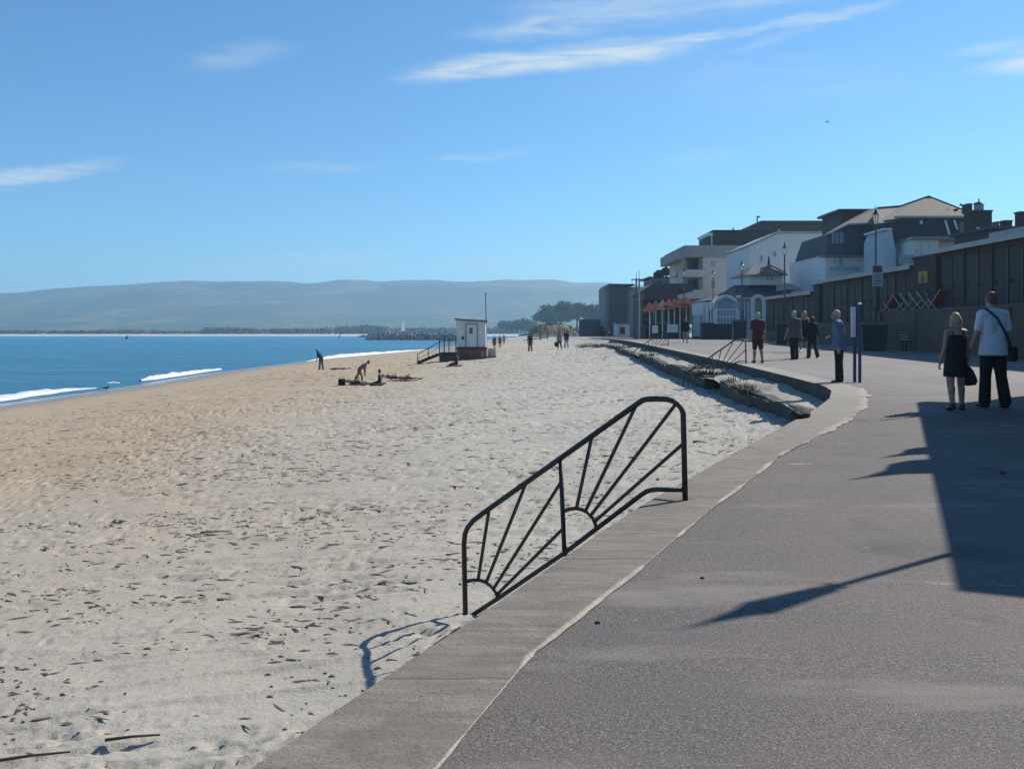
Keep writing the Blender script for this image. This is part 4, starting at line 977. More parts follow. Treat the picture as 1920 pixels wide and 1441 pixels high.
part('bargeboard', MB().bar(P(1422, 517, d + 1.5), P(1441.6, 496, d + 1.5), .2, .1).bar(P(1441.7, 496, d + 1.5), P(1473, 511, d + 1.5), .2, .1), TANROOF, g)
part('finial', MB().tube([P(1441.5, 497, d + 3), P(1441.5, 481, d + 3)], .14, 6, .06), DARKMETAL, t)
for u in (1436, 1444): window(t, u, u + 6, 519.5, 525.5, d + 3, WHITEP, GLASS, .06, 0)
part('sunlit_hip', ppoly(MB(), [(1474, 543), (1474, 530), (1486, 532), (1508, 543)], d - 1.5, 3), mat('sunlit hip colour', (.5, .48, .44), (.4, .39, .36), .8, 3), t)  # roof hip catching the sun, its brightness put into the pale colour
part('eaves_wing', pbox(MB(), 1398, 1406.8, 514.6, 517.5, d + 2.6, 4), WHITEP, t)
part('wing_bracket', MB().bar(P(1404.5, 517.6, d + 3.2), P(1406, 529, d + 3.2), .14), WHITEP, t)
# arched glass front
def arch(mb, u0, u1, vs, vt, vb, d0, w, dep):
    uc, ru, rv = (u0 + u1) / 2, (u1 - u0) / 2, vs - vt; n = 14
    pts = [P(u0, vb, d0)] + [P(uc - ru * math.cos(math.pi * k / n), vs - rv * math.sin(math.pi * k / n), d0) for k in range(n + 1)] + [P(u1, vb, d0)]
    for a, b in zip(pts[:-1], pts[1:]): mb.bar(a, b, w, dep, (0, 1, 0))
    return mb
a_ = part('arch', arch(MB(), 1341, 1382, 578, 556, 630, d, .34, .3), WHITEP, t)
uc, n = 1361.5, 14
part('pane', MB().prism([P(1342.5, 630, d + .05)] + [P(uc - 19 * math.cos(math.pi * k / n), 578 - 20.5 * math.sin(math.pi * k / n), d + .05) for k in range(n + 1)] + [P(1380.5, 630, d + .05)], (0, .1, 0)), PALEGLASS, a_)
q = MB()
for u in (1350, 1356, 1362, 1368, 1374): q.bar(P(u, 632, d - .02), P(u, 580, d - .02), .09)
for v in (580, 594): q.bar(P(1343, v, d - .03), P(1380, v, d - .03), .12)
part('glazing_bar', q, WHITEP, a_)
part('arch_gable', ppoly(MB(), [(1336, 580), (1342, 566), (1361, 554), (1381, 566), (1388, 580), (1384, 580), (1379, 570), (1361, 557.5), (1344, 570), (1340, 580)], d - .2, 4), mat('pale coping', (.5, .5, .49)), t)
part('second_arch', arch(MB(), 1411, 1432, 566, 555, 600, d - .3, .3, .3), WHITEP, t)
for u in (1326, 1333, 1389, 1396, 1403, 1410): part('column', pbox(MB(), u - .9, u + .9, 566, 632, d + .2, .2), WHITEP, t)
part('low_wall', pbox(MB(), 1318, 1345, 566, 632, d + 1.5, 5), PALER, t)
for u0, u1, v0, v1 in ((1418, 1426, 576, 592), (1390, 1398, 580, 606), (1328, 1336, 575, 600)): window(t, u0, u1, v0, v1, d + (1 if u0 > 1380 else 1.5), WHITEP, GLASS, .06, 0)
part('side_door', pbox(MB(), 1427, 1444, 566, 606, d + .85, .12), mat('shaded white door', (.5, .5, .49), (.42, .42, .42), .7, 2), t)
# dark planters before it
for u0, u1, v0, v1, lab in ((1316, 1339, 606, 628, 'left low dark planter box before the pavilion'), (1341, 1373, 608, 627, 'right long dark planter box before the arched front')):
    p = prom((u0 + u1) / 2, v1 + 3); d_ = 74.; t = thing('planter', (fx(u0, d_), d_, zp(d_)), lab, 'planter', 'planters in front of the pavilion')
    zg = zp(74.); part('box', MB().box(fx(u0, d_), fx(u1, d_), d_, d_ + .7, zg, fz(v0, d_)), mat('planter dark', (.035, .045, .05), (.025, .03, .035), .8, 2), t)
    part('rim', MB().box(fx(u0 - .5, d_), fx(u1 + .5, d_), d_ - .04, d_ + .74, fz(v0, d_), fz(v0 - 1.3, d_)), GREYPAINT, t)

# --- orange canopied cafe
d = 96.0; t = thing('cafe', (fx(1212, d), d, .8), 'cafe with brown signboard and dark interior behind orange canopies', 'cafe')
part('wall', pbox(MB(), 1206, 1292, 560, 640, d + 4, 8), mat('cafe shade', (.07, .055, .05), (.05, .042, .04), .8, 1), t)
part('signboard', pbox(MB(), 1208, 1270, 545, 562, d + 1, 9), mat('brown signboard', (.11, .075, .075), (.09, .062, .065), .8, 2), t)
part('lean_roof', ppoly(MB(), [(1202, 546), (1225, 531), (1300, 531), (1300, 546)], d + 2, 8), SLATE, t)
for u0, u1 in ((1218, 1226), (1230, 1240), (1244, 1253)): window(t, u0, u1, 575, 606, d + 4, WOODL, GLASS, .1, 0)
gz = float(wall_sand(96.))
CAN = mat('orange canvas', (.60, .27, .17), (.50, .21, .13), .85, 3)
CANW = mat('peach canvas', (.75, .50, .40), (.66, .42, .32), .85, 3)
translucent(CAN, (.8, .33, .18)); translucent(CANW, (.9, .6, .45))
def canopy(u, vt, lab, m):
    d_ = 94.5 + (u % 3); x, zt = fx(u, d_), fz(vt, d_)
    t = thing('parasol', (x, d_, gz), lab, 'parasol', 'orange and peach parasols at the cafe')
    w = .62; zb = zt - .75
    part('pole', MB().tube([(x, d_, gz), (x, d_, zt)], .05, 6), WHITEP, t)
    part('canopy', MB().add([(x - w, d_ - w, zb), (x + w, d_ - w, zb), (x + w, d_ + w, zb), (x - w, d_ + w, zb), (x, d_, zt), (x - w, d_ - w, zb - .22), (x + w, d_ - w, zb - .22), (x + w, d_ + w, zb - .22), (x - w, d_ + w, zb - .22)],
         [(0, 1, 4), (1, 2, 4), (2, 3, 4), (3, 0, 4), (5, 6, 1, 0), (6, 7, 2, 1), (7, 8, 3, 2), (8, 5, 0, 3)]), m, t)
nm = ['leftmost', 'second', 'third', 'fourth', 'fifth', 'sixth', 'seventh']
for k, u in enumerate((1218, 1229.5, 1242, 1254, 1264.5, 1275, 1287)):
    canopy(u, (566, 563, 562, 560, 559, 557, 556)[k], '%s%s parasol of the cafe row' % (nm[k], ' pale peach' if k in (1, 2) else ' orange'), CANW if k in (1, 2) else CAN)
for k, (u0, u1, v0, v1, lab) in enumerate(((1222, 1234, 610, 624, 'left white canvas windbreak before the cafe'), (1250, 1272, 608, 623, 'wide white canvas windbreak right of the person in grey'), (1298, 1315, 590, 630, 'tall pale blue screen panel right of the cafe'))):
    d_ = 80. + k; t = thing('windbreak', (fx(u0, d_), d_, zp(78.)), lab, 'windbreak', 'canvas windbreaks before the cafe'); zg = float(wall_sand(d_)) - .05
    part('panel', pbox(MB(), u0, u1, v0, v1, d_, .04), WHITER if k < 2 else PALER, t)
    for u in (u0, u1): part('post', MB().box(fx(u, d_) - .03, fx(u, d_) + .03, d_ - .05, d_ - .002, zg, fz(v0 - 1, d_)), GREYPAINT, t)
    part('lower_panel', MB().box(fx(u0, d_) + .04, fx(u1, d_) - .04, d_, d_ + .03, zg + .1, fz(v1, d_) - .02), mat('navy canvas', (.04, .06, .10), (.03, .05, .08), .8, 3), t)

# --- buildings at the left end of the row
d = 165.0; t = thing('dark_flats', (fx(1135, d), d, .7), 'dark flat roofed block at the left end of the seafront', 'building')
part('wall', pbox(MB(), 1143, 1176, 535, 640, d, 14), mat('dark grey cladding', (.08, .085, .095), (.065, .07, .08), .8, .5), t)
part('side_wing', pbox(MB(), 1176.1, 1200, 538, 640, d + .5, 12), mat('mid grey render', (.22, .23, .25), (.18, .19, .21), .85, .4), t)
part('left_wing', pbox(MB(), 1134.5, 1142.9, 537, 640, d + 1, 12), mat('blue grey render', (.25, .29, .33), (.2, .24, .28), .85, .4), t)
part('roof', pbox(MB(), 1141, 1190, 532, 535, d - .5, 15), DARKMETAL, t)
for v0 in (545, 560, 575): window(t, 1180, 1186, v0, v0 + 9, d + .5, GREYPAINT, PALEGLASS, .12, 0)
d = 135.0; t = thing('terraced_block', (fx(1208, d), d, .7), 'stepped grey building with planted roof terrace behind the cafe', 'building')
part('wall', pbox(MB(), 1200, 1292, 541, 640, d, 12), mat('mid grey render', (.22, .23, .25)), t)
part('upper_wall', pbox(MB(), 1223, 1268, 521, 540.9, d + 2, 9), mat('blue grey render', (.25, .29, .33)), t)
part('white_box', pbox(MB(), 1264, 1280, 527, 548, d - .8, 4), WHITER, t)
part('roof_slab', pbox(pbox(MB(), 1216, 1270, 518.3, 520.9, d + 1.5, 10), 1198, 1294, 538.5, 540.8, d - .4, 1.8), GREYPAINT, t)
for u0, u1, v0, v1 in ((1230, 1240, 526, 536), (1248, 1258, 526, 536), (1212, 1222, 545, 552)): window(t, u0, u1, v0, v1, d + (2 if v0 < 540 else 0), GREYPAINT, GLASS, .12, 0)
d = 175.0
t = thing('sea_fence', (fx(1086, d), d, .7), 'blue grey boarded fence at the far end of the beach', 'fence')
part('boards', pbox(MB(), 1086, 1162, 601, 645, d, .15), mat('blue grey boards', (.08, .11, .15), (.06, .085, .12), .85, 1, stretch=(4, 1, .3)), t)
part('top_rail', pbox(MB(), 1085, 1163, 598.5, 600.9, d - .1, .3), GREYPAINT, t)
d = 150.0; t = thing('beach_kiosk', (fx(1140, d), d, .7), 'small pale blue kiosk left of the tall mast', 'kiosk')
part('wall', pbox(MB(), 1157, 1184, 607, 645, d, 5), PALER, t)
part('roof', pbox(MB(), 1155, 1186, 603.5, 606.9, d - .4, 5.8), GREYPAINT, t)
part('shutter', pbox(MB(), 1162, 1172, 613, 626, d - .06, .05), mat('navy canvas', (.04, .06, .10)), t)

# ================================================================ trees and plants
BARK = mat('bark', (.08, .065, .05), (.05, .042, .035), .9, 4, .5, 10, stretch=(1, 1, .3))
def tree(loc, h, r, label, lm=LEAF, n=2600, lumps=9, ls=.35, grp='trees at the far end of the beach'):
    t = thing('tree', loc, label, 'tree', grp); rg = random.Random(int(loc[0] * 31 + loc[1]))
    mb = MB().tube([(0, 0, -.3), (.1, .05, h * .3), (0, .1, h * .55)], h * .035, 8, h * .02)
    cs, rs = [], []
    for k in range(lumps):
        a, q = rg.random() * 6.28, r * (.25 + .55 * rg.random()); z = h * (.50 + .36 * rg.random()) - q * .18
        c_ = (math.cos(a) * q, math.sin(a) * q, z); cs.append(c_); s_ = r * (.30 + .25 * rg.random()); rs.append((s_ * 1.1, s_ * 1.1, s_ * .75))
        mb.tube([(0, 0, h * .35), (c_[0] * .5, c_[1] * .5, h * .48), c_], h * .014, 5, h * .005)
    part('trunk', mb, BARK, t, local=True)
    link('crown', leaves(cs, rs, n, ls), lm, t)
    return t
for (u, vt, rad, d, lab, n) in ((1028, 567, 27, 560, 'broad low tree at the left of the far clump behind the beach', 5200), (1052, 562, 25, 568, 'rounded tree in the middle of the far clump', 5000), (1082, 559, 22, 562, 'tallest round tree of the far clump', 5000),
                                (1100, 570, 16, 550, 'small tree between the tallest tree and the dark block', 3000), (1118, 566, 20, 500, 'tree touching the dark block at its left', 3600), (985, 597, 26, 700, 'low hazy trees beyond the beach left of the clump', 3000), (952, 602, 20, 780, 'farthest pale hazy tree by the shore', 2500)):
    x = fx(u, d); g_ = .75; h = fz(vt, d) - g_; tree((x, d, g_), h, rad / F * d, lab, DARKLEAF if d < 600 else LEAF, n, 16, .62 if d < 600 else .8)
# roof garden and shrubs between the buildings
def shrub(loc, r, h, label, n=900, ls=.16, lm=LEAF, grp='shrubs along the seafront'):
    t = thing('shrub', loc, label, 'shrub', grp); rg = random.Random(int(loc[0] * 77 + loc[1] * 3))
    cs = [(rg.uniform(-r, r) * .7, rg.uniform(-r, r) * .5, h * rg.uniform(.3, .75)) for _ in range(7)]
    rs = [(r * .45, r * .4, h * .33)] * 7
    mb = MB()
    for c_ in cs: mb.tube([(0, 0, -.1), (c_[0] * .5, c_[1] * .5, c_[2] * .6), c_], .04, 5, .015)
    part('stem', mb, BARK, t, local=True); link('leaf_mass', leaves(cs, rs, n, ls), lm, t); return t
d = 134.
for u, vt, w, lab in ((1236, 507, 9, 'left shrub of the roof terrace above the cafe'), (1250, 501, 10, 'tallest shrub of the roof terrace above the cafe'), (1263, 506, 8, 'right shrub of the roof terrace above the cafe')):
    shrub((fx(u, d + 2), d + 2, fz(519, d + 2)), w / F * d, fz(vt, d) - fz(519, d), lab, 1300, .22, LEAF)
shrub((fx(1128, 160.), 160, .72), 1.5, 2.2, 'round shrub before the left wing of the dark block', 900, .2, DARKLEAF)
# sparse dune bank with posts at the far end of the beach
d0 = 182.
xx = np.linspace(fx(988, d0), fx(1092, d0), 60); yy = np.linspace(d0 - 6, d0 + 10, 24); XX, YY = np.meshgrid(xx, yy)
sx1 = (XX - fx(988, d0)) / (fx(1092, d0) - fx(988, d0)); sy1 = (YY - (d0 - 6)) / 16
ZZ = .45 + 2.7 * np.clip(np.sin(np.pi * np.clip(sx1 * 1.02, 0, 1)), 0, 1) ** .7 * np.clip(np.sin(np.pi * sy1), 0, 1) ** .8 * (.75 + .5 * fbm(XX * .5, YY * .5, 71, 4))
tag(link('dune_bank', grid_mesh('dune_bank', XX, YY, ZZ), mat('dune grass', (.34, .29, .22), (.22, .20, .15), .95, .8, .6, 6)), kind='structure')
gx = RNG.uniform(fx(992, d0), fx(1088, d0), 1300); gy = RNG.uniform(d0 - 5.5, d0 + 6, 1300)
s1 = (gx - fx(988, d0)) / (fx(1092, d0) - fx(988, d0)); s2 = (gy - (d0 - 6)) / 16
gz_ = .4 + 2.5 * np.sin(np.pi * np.clip(s1, 0, 1)) ** .7 * np.sin(np.pi * np.clip(s2, 0, 1)) ** .8
bl_ = []
for x_, y_, z_ in zip(gx, gy, gz_):
    a_, w_, hh_ = random.random() * 3.14, .07, .35 + .5 * random.random(); lx, ly = random.uniform(-.3, .3), random.uniform(-.3, .3)
    ca, sa = math.cos(a_) * w_, math.sin(a_) * w_
    bl_ += [(x_ - ca, y_ - sa, z_), (x_ + ca, y_ + sa, z_), (x_ + lx + ca * .3, y_ + ly, z_ + hh_), (x_ + lx - ca * .3, y_ + ly, z_ + hh_)]
tag(link('dune_grass', np_mesh('dune_grass', bl_, np.arange(len(bl_)).reshape(-1, 4), False), mat('marram', (.27, .235, .15), (.19, .18, .11), .9, 5)), 'dry marram grass on the far dune bank', 'grass', kind='stuff')
for k, (u, v0, v1) in enumerate(((1013, 621, 637), (1026, 620, 640), (1058, 616, 628))):
    d = 150.; x = fx(u, d); g_ = float(zs(x, d))
    solo('timber_post', MB().tube([(x, d, g_ - .3), (x + .02, d, fz(v0, d))], .09, 8).tube([(x + .02, d, fz(v0, d)), (x + .02, d, fz(v0, d) + .06)], .09, 8, .04), BARK, (x, d, g_), ('left dark post standing before the dune bank', 'middle dark post standing before the dune bank', 'right dark post near the two far walkers')[k], 'post', 'posts on the far beach')
# grass tufts growing in the sand along the sea wall
TUFT = mat('tuft green', (.055, .06, .035), (.10, .09, .055), .9, 8)
def tuft(p, r, h, label, n=260, dry=False):
    V = []
    for k in range(n):
        a, q = random.random() * 6.28, r * math.sqrt(random.random()); x_, y_ = math.cos(a) * q, math.sin(a) * q * .7
        hh_ = h * (.45 + .6 * random.random()) * (1 - .5 * q / r); lx, ly = x_ * .9 + random.uniform(-.1, .1), y_ * .9 + random.uniform(-.1, .1); w_ = .012
        b_ = random.random() * 3.14; ca, sa = math.cos(b_) * w_, math.sin(b_) * w_
        V += [(x_ - ca, y_ - sa, -.03), (x_ + ca, y_ + sa, -.03), (x_ + lx * .5 + ca * .7, y_ + ly * .5 + sa * .7, hh_ * .7), (x_ + lx * .5 - ca * .7, y_ + ly * .5 - sa * .7, hh_ * .7)]
        o_ = len(V); V += [V[-1], V[-2], (x_ + lx + ca * .2, y_ + ly, hh_), (x_ + lx - ca * .2, y_ + ly, hh_)]
    o = link('grass_tuft', np_mesh('grass_tuft', V, np.arange(len(V)).reshape(-1, 4), False), TUFT); o.location = p
    return tag(o, label, 'grass tuft', 'grass tufts along the sea wall')
for (y, off, r, h, lab, n) in ((24.2, .95, .28, .26, 'largest tuft on the nearest ledge below the standing man', 80), (22.6, 1.15, .22, .28, 'small tuft on the nearest ledge close to its end', 70), (26.2, .8, .3, .3, 'tuft where the nearest ledge ends at the steps', 90),
                               (30.0, .95, .38, .3, 'dark tuft beside the middle railing', 260), (33.5, .7, .4, .35, 'tuft against the wall just beyond the middle railing', 130), (45.5, .9, .5, .4, 'tuft near the far railing', 140), (58, 1.2, .7, .45, 'tuft far along the wall', 160), (66, 1.6, .8, .5, 'wide tuft at the far end of the sea wall', 260), (71, 2.2, .8, .55, 'farthest wide tuft on the sand before the mast', 260)):
    x = float(edge_x(y)) - off
    z_ = max(zp(y) - .38, float(zs(x, y))) if off < 1.3 else float(zs(x, y))
    tuft((x, y, z_), r, h, lab, n)
# ================================================================ people
def remesh(mb, voxel, name, smooth_it=3, off=(0, 0, 0)):
    """grow one continuous skin over overlapping tapered limbs"""
    me = mb.mesh(name + '_raw', off); o = bpy.data.objects.new(name + '_raw', me); COL.objects.link(o)
    r = o.modifiers.new('r', 'REMESH'); r.mode = 'VOXEL'; r.voxel_size = voxel; r.use_smooth_shade = True
    s = o.modifiers.new('s', 'SMOOTH'); s.factor = .5; s.iterations = smooth_it
    dg = bpy.context.evaluated_depsgraph_get(); out = bpy.data.meshes.new_from_object(o.evaluated_get(dg)); out.name = name
    bpy.data.objects.remove(o); bpy.data.meshes.remove(me)
    return out
def rx(a): return Matrix.Rotation(a, 3, 'X')
def ry(a): return Matrix.Rotation(a, 3, 'Y')
def rz_(a): return Matrix.Rotation(a, 3, 'Z')
SKIN = mat('skin', (.42, .25, .18), (.36, .21, .15), .55, 6)
TAN = mat('tanned skin', (.36, .20, .13), (.30, .165, .105), .55, 6)
HAIRG = mat('grey hair', (.50, .49, .47), (.36, .35, .34), .7, 30, stretch=(1, 1, .2))
HAIRB = mat('blonde hair', (.52, .40, .23), (.38, .28, .15), .6, 30, stretch=(1, 1, .2))
HAIRD = mat('dark hair', (.045, .03, .02), (.03, .02, .015), .55, 30, stretch=(1, 1, .2))
HAIRL = mat('light brown hair', (.28, .19, .11), (.2, .135, .08), .6, 30, stretch=(1, 1, .2))
def cloth(name, c, k=.75): return mat(name, c, tuple(x * k for x in c), .85, 3.5, .9, 8)
def person(label, loc, face, H, P_=None, top=None, legs=None, hair=None, skin=SKIN, female=False, shoes=None, vox=.014, hands=False, group=None, name='person', extra=None):
    """face: heading in degrees, 0 = walking away from the viewer, +90 = towards the left of the picture.
    P_: lean, twist, head (pitch, turn), and per side hip / knee / arm / abd / elbow angles (index 0 left, 1 right)"""
    q = dict(lean=0, hip=(0, 0), knee=(4, 4), spread=(2, 2), arm=(0, 0), abd=(8, 8), elbow=(12, 12), head=(0, 0), bend=0, inward=(0, 0)); q.update(P_ or {})
    D_ = math.radians
    hipw, shw = (.052, .090) if female else (.050, .102)
    th, sh, ua, fa = .245 * H, .235 * H, .172 * H, .150 * H
    pel = Vector((0, 0, .52 * H))
    T_ = rx(-D_(q['lean']))                                     # positive lean bends forward (+y)
    T2 = rx(-D_(q['lean'] + q['bend']))
    waist = pel + T_ @ Vector((0, 0, .09 * H)); chest = waist + T2 @ Vector((0, 0, .13 * H)); neck = waist + T2 @ Vector((0, 0, .235 * H))
    hd_R = T2 @ rz_(D_(q['head'][1])) @ rx(-D_(q['head'][0]))
    head = neck + T2 @ Vector((0, .012 * H, .02 * H)) + hd_R @ Vector((0, .012 * H, .072 * H))
    J = {}
    for i, s in ((0, -1), (1, 1)):
        h = pel + Vector((s * hipw * H, 0, -.005 * H))
        R1_ = rx(D_(q['hip'][i])) @ ry(-s * D_(q['spread'][i]))
        k = h + R1_ @ Vector((0, 0, -th)); a = k + (rx(-D_(q['knee'][i])) @ R1_) @ Vector((0, 0, -sh))
        fdir = (rx(-D_(q['knee'][i]) * .6) @ R1_) @ Vector((0, 1, 0)); fdir.z = min(fdir.z, .1) * .5; fdir.normalize()
        J['hip', i], J['knee', i], J['ank', i], J['fd', i] = h, k, a, (rz_(-s * .15) @ fdir)
        so_ = waist + T2 @ Vector((s * shw * H, -.005 * H, .196 * H))
        A1 = T2 @ rx(D_(q['arm'][i])) @ ry(-s * D_(q['abd'][i]))
        e = so_ + A1 @ Vector((0, 0, -ua)); A2 = A1 @ rx(D_(q['elbow'][i])) @ ry(s * D_(q['inward'][i])); w = e + A2 @ Vector((0, 0, -fa))
        J['sho', i], J['elb', i], J['wri', i], J['hR', i] = so_, e, w, A2
    low = min(J['ank', 0].z, J['ank', 1].z) - .04 * H
    if q.get('lying'): low = q['lying']
    dz = Vector((0, 0, -low))
    for k in list(J):
        if k[0] in ('hip', 'knee', 'ank', 'sho', 'elb', 'wri'): J[k] = J[k] + dz
    pel, waist, chest, neck, head = pel + dz, waist + dz, chest + dz, neck + dz, head + dz
    t = thing(name, loc, label, 'person', group, D_(face))
    f = .88 if female else 1.0
    def torso(mb, g=0.0, hem=True):
        mb.ell(pel + T_ @ Vector((0, 0, .01 * H)), ((.088 + (.004 if female else 0)) * H + g, .062 * H + g, .075 * H + g), T_)
        mb.cone2(pel + T_ @ Vector((-.03 * H, 0, .02 * H)), chest + T2 @ Vector((-.045 * H * f, 0, 0)), .058 * H * f + g, .062 * H * f + g)
        mb.cone2(pel + T_ @ Vector((.03 * H, 0, .02 * H)), chest + T2 @ Vector((.045 * H * f, 0, 0)), .058 * H * f + g, .062 * H * f + g)
        mb.ell(chest + T2 @ Vector((0, .004 * H, .015 * H)), (.098 * H * f + g, .064 * H + g, .095 * H + g), T2)
        for i in (0, 1): mb.cone2(neck + T2 @ Vector((0, -.012 * H, -.022 * H)), J['sho', i], .036 * H + g, .034 * H * f + g)
        if female:
            for s in (-1, 1): mb.ell(chest + T2 @ Vector((s * .045 * H, .052 * H, .005 * H)), (.036 * H + g, .034 * H + g, .036 * H + g), T2)
    def arm(mb, i, a=0., b=1., g=0.):
        """part of the arm between shoulder (0), elbow (.5) and wrist (1)"""
        S, E, Wr = J['sho', i], J['elb', i], J['wri', i]; r0, r1, r2 = .033 * H * f, .026 * H * f, .018 * H * f
        if a < .5: mb.cone2(S.lerp(E, a * 2), S.lerp(E, min(b, .5) * 2), r0 + (r1 - r0) * a * 2 + g, r0 + (r1 - r0) * min(b, .5) * 2 + g)
        if b > .5: mb.cone2(E.lerp(Wr, max(0, a - .5) * 2), E.lerp(Wr, (b - .5) * 2), r1 * 1.02 + g, r1 + (r2 - r1) * (b - .5) * 2 + g)
    def leg(mb, i, a=0., b=1., g=0., taper=0.):
        S, E, Wr = J['hip', i], J['knee', i], J['ank', i]; r0, r1, r2 = .056 * H, .037 * H, .024 * H
        if a < .5: mb.cone2(S.lerp(E, a * 2), S.lerp(E, min(b, .5) * 2), r0 + g, r0 + (r1 - r0) * min(b, .5) * 2 + g)
        if b > .5:
            mb.cone2(E.lerp(Wr, max(0, a - .5) * 2), E.lerp(Wr, (b - .5) * 2), r1 + g, r1 + (r2 - r1) * (b - .5) * 2 + g + taper)
            if not taper and not (legs and legs[0] in ('trousers', 'crop')): mb.ell(E.lerp(Wr, .3) + (J['hR', i] @ Vector((0, 0, 0))) - J['fd', i] * .012 * H, (.033 * H, .036 * H, .075 * H))
    def hand(mb, i):
        Wr, R = J['wri', i], J['hR', i]; s = (-1, 1)[i]; sc = H / 1.75 * (.92 if female else 1)
        mb.cone2(Wr, Wr + R @ Vector((0, 0, -.03 * sc)), .024 * sc, .027 * sc)
        # palm: thin across the thumb side axis (x), wide along y
        mb.ell(Wr + R @ Vector((0, .002, -.062 * sc)), (.016 * sc, .041 * sc, .05 * sc), R)
        for k, (y, L) in enumerate(((.031, .070), (.011, .080), (-.010, .074), (-.029, .058))):
            p0 = Wr + R @ Vector((0, y * sc, -.10 * sc)); c_ = .25 + .08 * k
            p1 = p0 + R @ rz_(0) @ ry(s * c_) @ Vector((0, y * .12 * sc, -L * .45 * sc)); p2 = p1 + R @ ry(s * c_ * 2.4) @ Vector((0, 0, -L * .32 * sc)); p3 = p2 + R @ ry(s * c_ * 3.4) @ Vector((0, 0, -L * .25 * sc))
            mb.cone2(p0, p1, .0098 * sc, .009 * sc, 8, 3).cone2(p1, p2, .009 * sc, .0082 * sc, 8, 3).cone2(p2, p3, .0082 * sc, .007 * sc, 8, 3)
        b0 = Wr + R @ Vector((-s * .004, .028 * sc, -.042 * sc)); b1 = b0 + R @ Vector((-s * .014, .030 * sc, -.026 * sc)); b2 = b1 + R @ Vector((-s * .008, .010 * sc, -.032 * sc))
        mb.cone2(b0, b1, .013 * sc, .0105 * sc, 8, 3).cone2(b1, b2, .0105 * sc, .0085 * sc, 8, 3)
    def foot(mb, i, g=0.):
        a, fd = J['ank', i], J['fd', i]; up = Vector((0, 0, -1)) if not q.get('lying') else Vector((0, 0, -.3))
        heel = a - fd * .018 * H + up * (.022 * H); toe = a + fd * .088 * H + up * (.027 * H)
        mb.cone2(a, heel, .024 * H + g, .021 * H + g).cone2(heel, toe, .021 * H + g, .014 * H + g).cone2(a, toe.lerp(heel, .45), .024 * H + g, .02 * H + g)
    b = MB(); torso(b)
    b.cone2(neck + T2 @ Vector((0, -.008 * H, -.03 * H)), head + hd_R @ Vector((0, -.012 * H, -.03 * H)), .033 * H * f, .031 * H * f)
    # head: skull, face, jaw, nose, brow, ears
    b.ell(head + hd_R @ Vector((0, -.006 * H, .012 * H)), (.043 * H, .053 * H, .053 * H), hd_R)
    b.ell(head + hd_R @ Vector((0, .014 * H, -.018 * H)), (.036 * H, .038 * H, .050 * H), hd_R)
    b.ell(head + hd_R @ Vector((0, .030 * H, -.050 * H)), (.020 * H, .018 * H, .017 * H), hd_R)
    b.cone2(head + hd_R @ Vector((0, .048 * H, .006 * H)), head + hd_R @ Vector((0, .061 * H, -.016 * H)), .006 * H, .0095 * H, 8, 3)
    b.ell(head + hd_R @ Vector((0, .046 * H, .014 * H)), (.028 * H, .007 * H, .006 * H), hd_R)
    b.ell(head + hd_R @ Vector((0, .050 * H, -.034 * H)), (.014 * H, .005 * H, .006 * H), hd_R)
    for s in (-1, 1): b.ell(head + hd_R @ Vector((s * .043 * H, -.004 * H, -.006 * H)), (.006 * H, .012 * H, .018 * H), hd_R)
    for i in (0, 1):
        arm(b, i); leg(b, i); foot(b, i)
        if hands: hand(b, i)
        else:
            b.cone2(J['wri', i], J['wri', i] + J['hR', i] @ Vector((0, .004, -.085 * H * .75)), .018 * H, .017 * H)
            for y in (-.012, 0, .012): b.cone2(J['wri', i] + J['hR', i] @ Vector((0, y * H, -.055 * H)), J['wri', i] + J['hR', i] @ Vector((0, y * 1.3 * H, -.10 * H)), .008 * H, .006 * H, 6, 2)
            b.cone2(J['wri', i] + J['hR', i] @ Vector((0, .012 * H, -.02 * H)), J['wri', i] + J['hR', i] @ Vector((0, .03 * H, -.055 * H)), .009 * H, .007 * H, 6, 2)
    bm_ = remesh(b, .0065 if hands else vox, 'body', 2 if hands else 3)
    link('body', bm_, skin, t, True)
    if hands:
        for s in (-1, 1):
            e = MB().ell(head + hd_R @ Vector((s * .017 * H, .0475 * H, .004 * H)), (.0075 * H, .005 * H, .0048 * H), hd_R, 8, 6)
            part('eye', e, mat('eye', (.12, .09, .08), (.5, .5, .5), .3, 90), t, True, local=True)
    v2 = min(vox, .012) if hands else vox
    def garment(nm, fn, m, hole=None):
        mb = MB(); fn(mb); o = link(nm, remesh(mb, v2, nm), m, t, True); return o
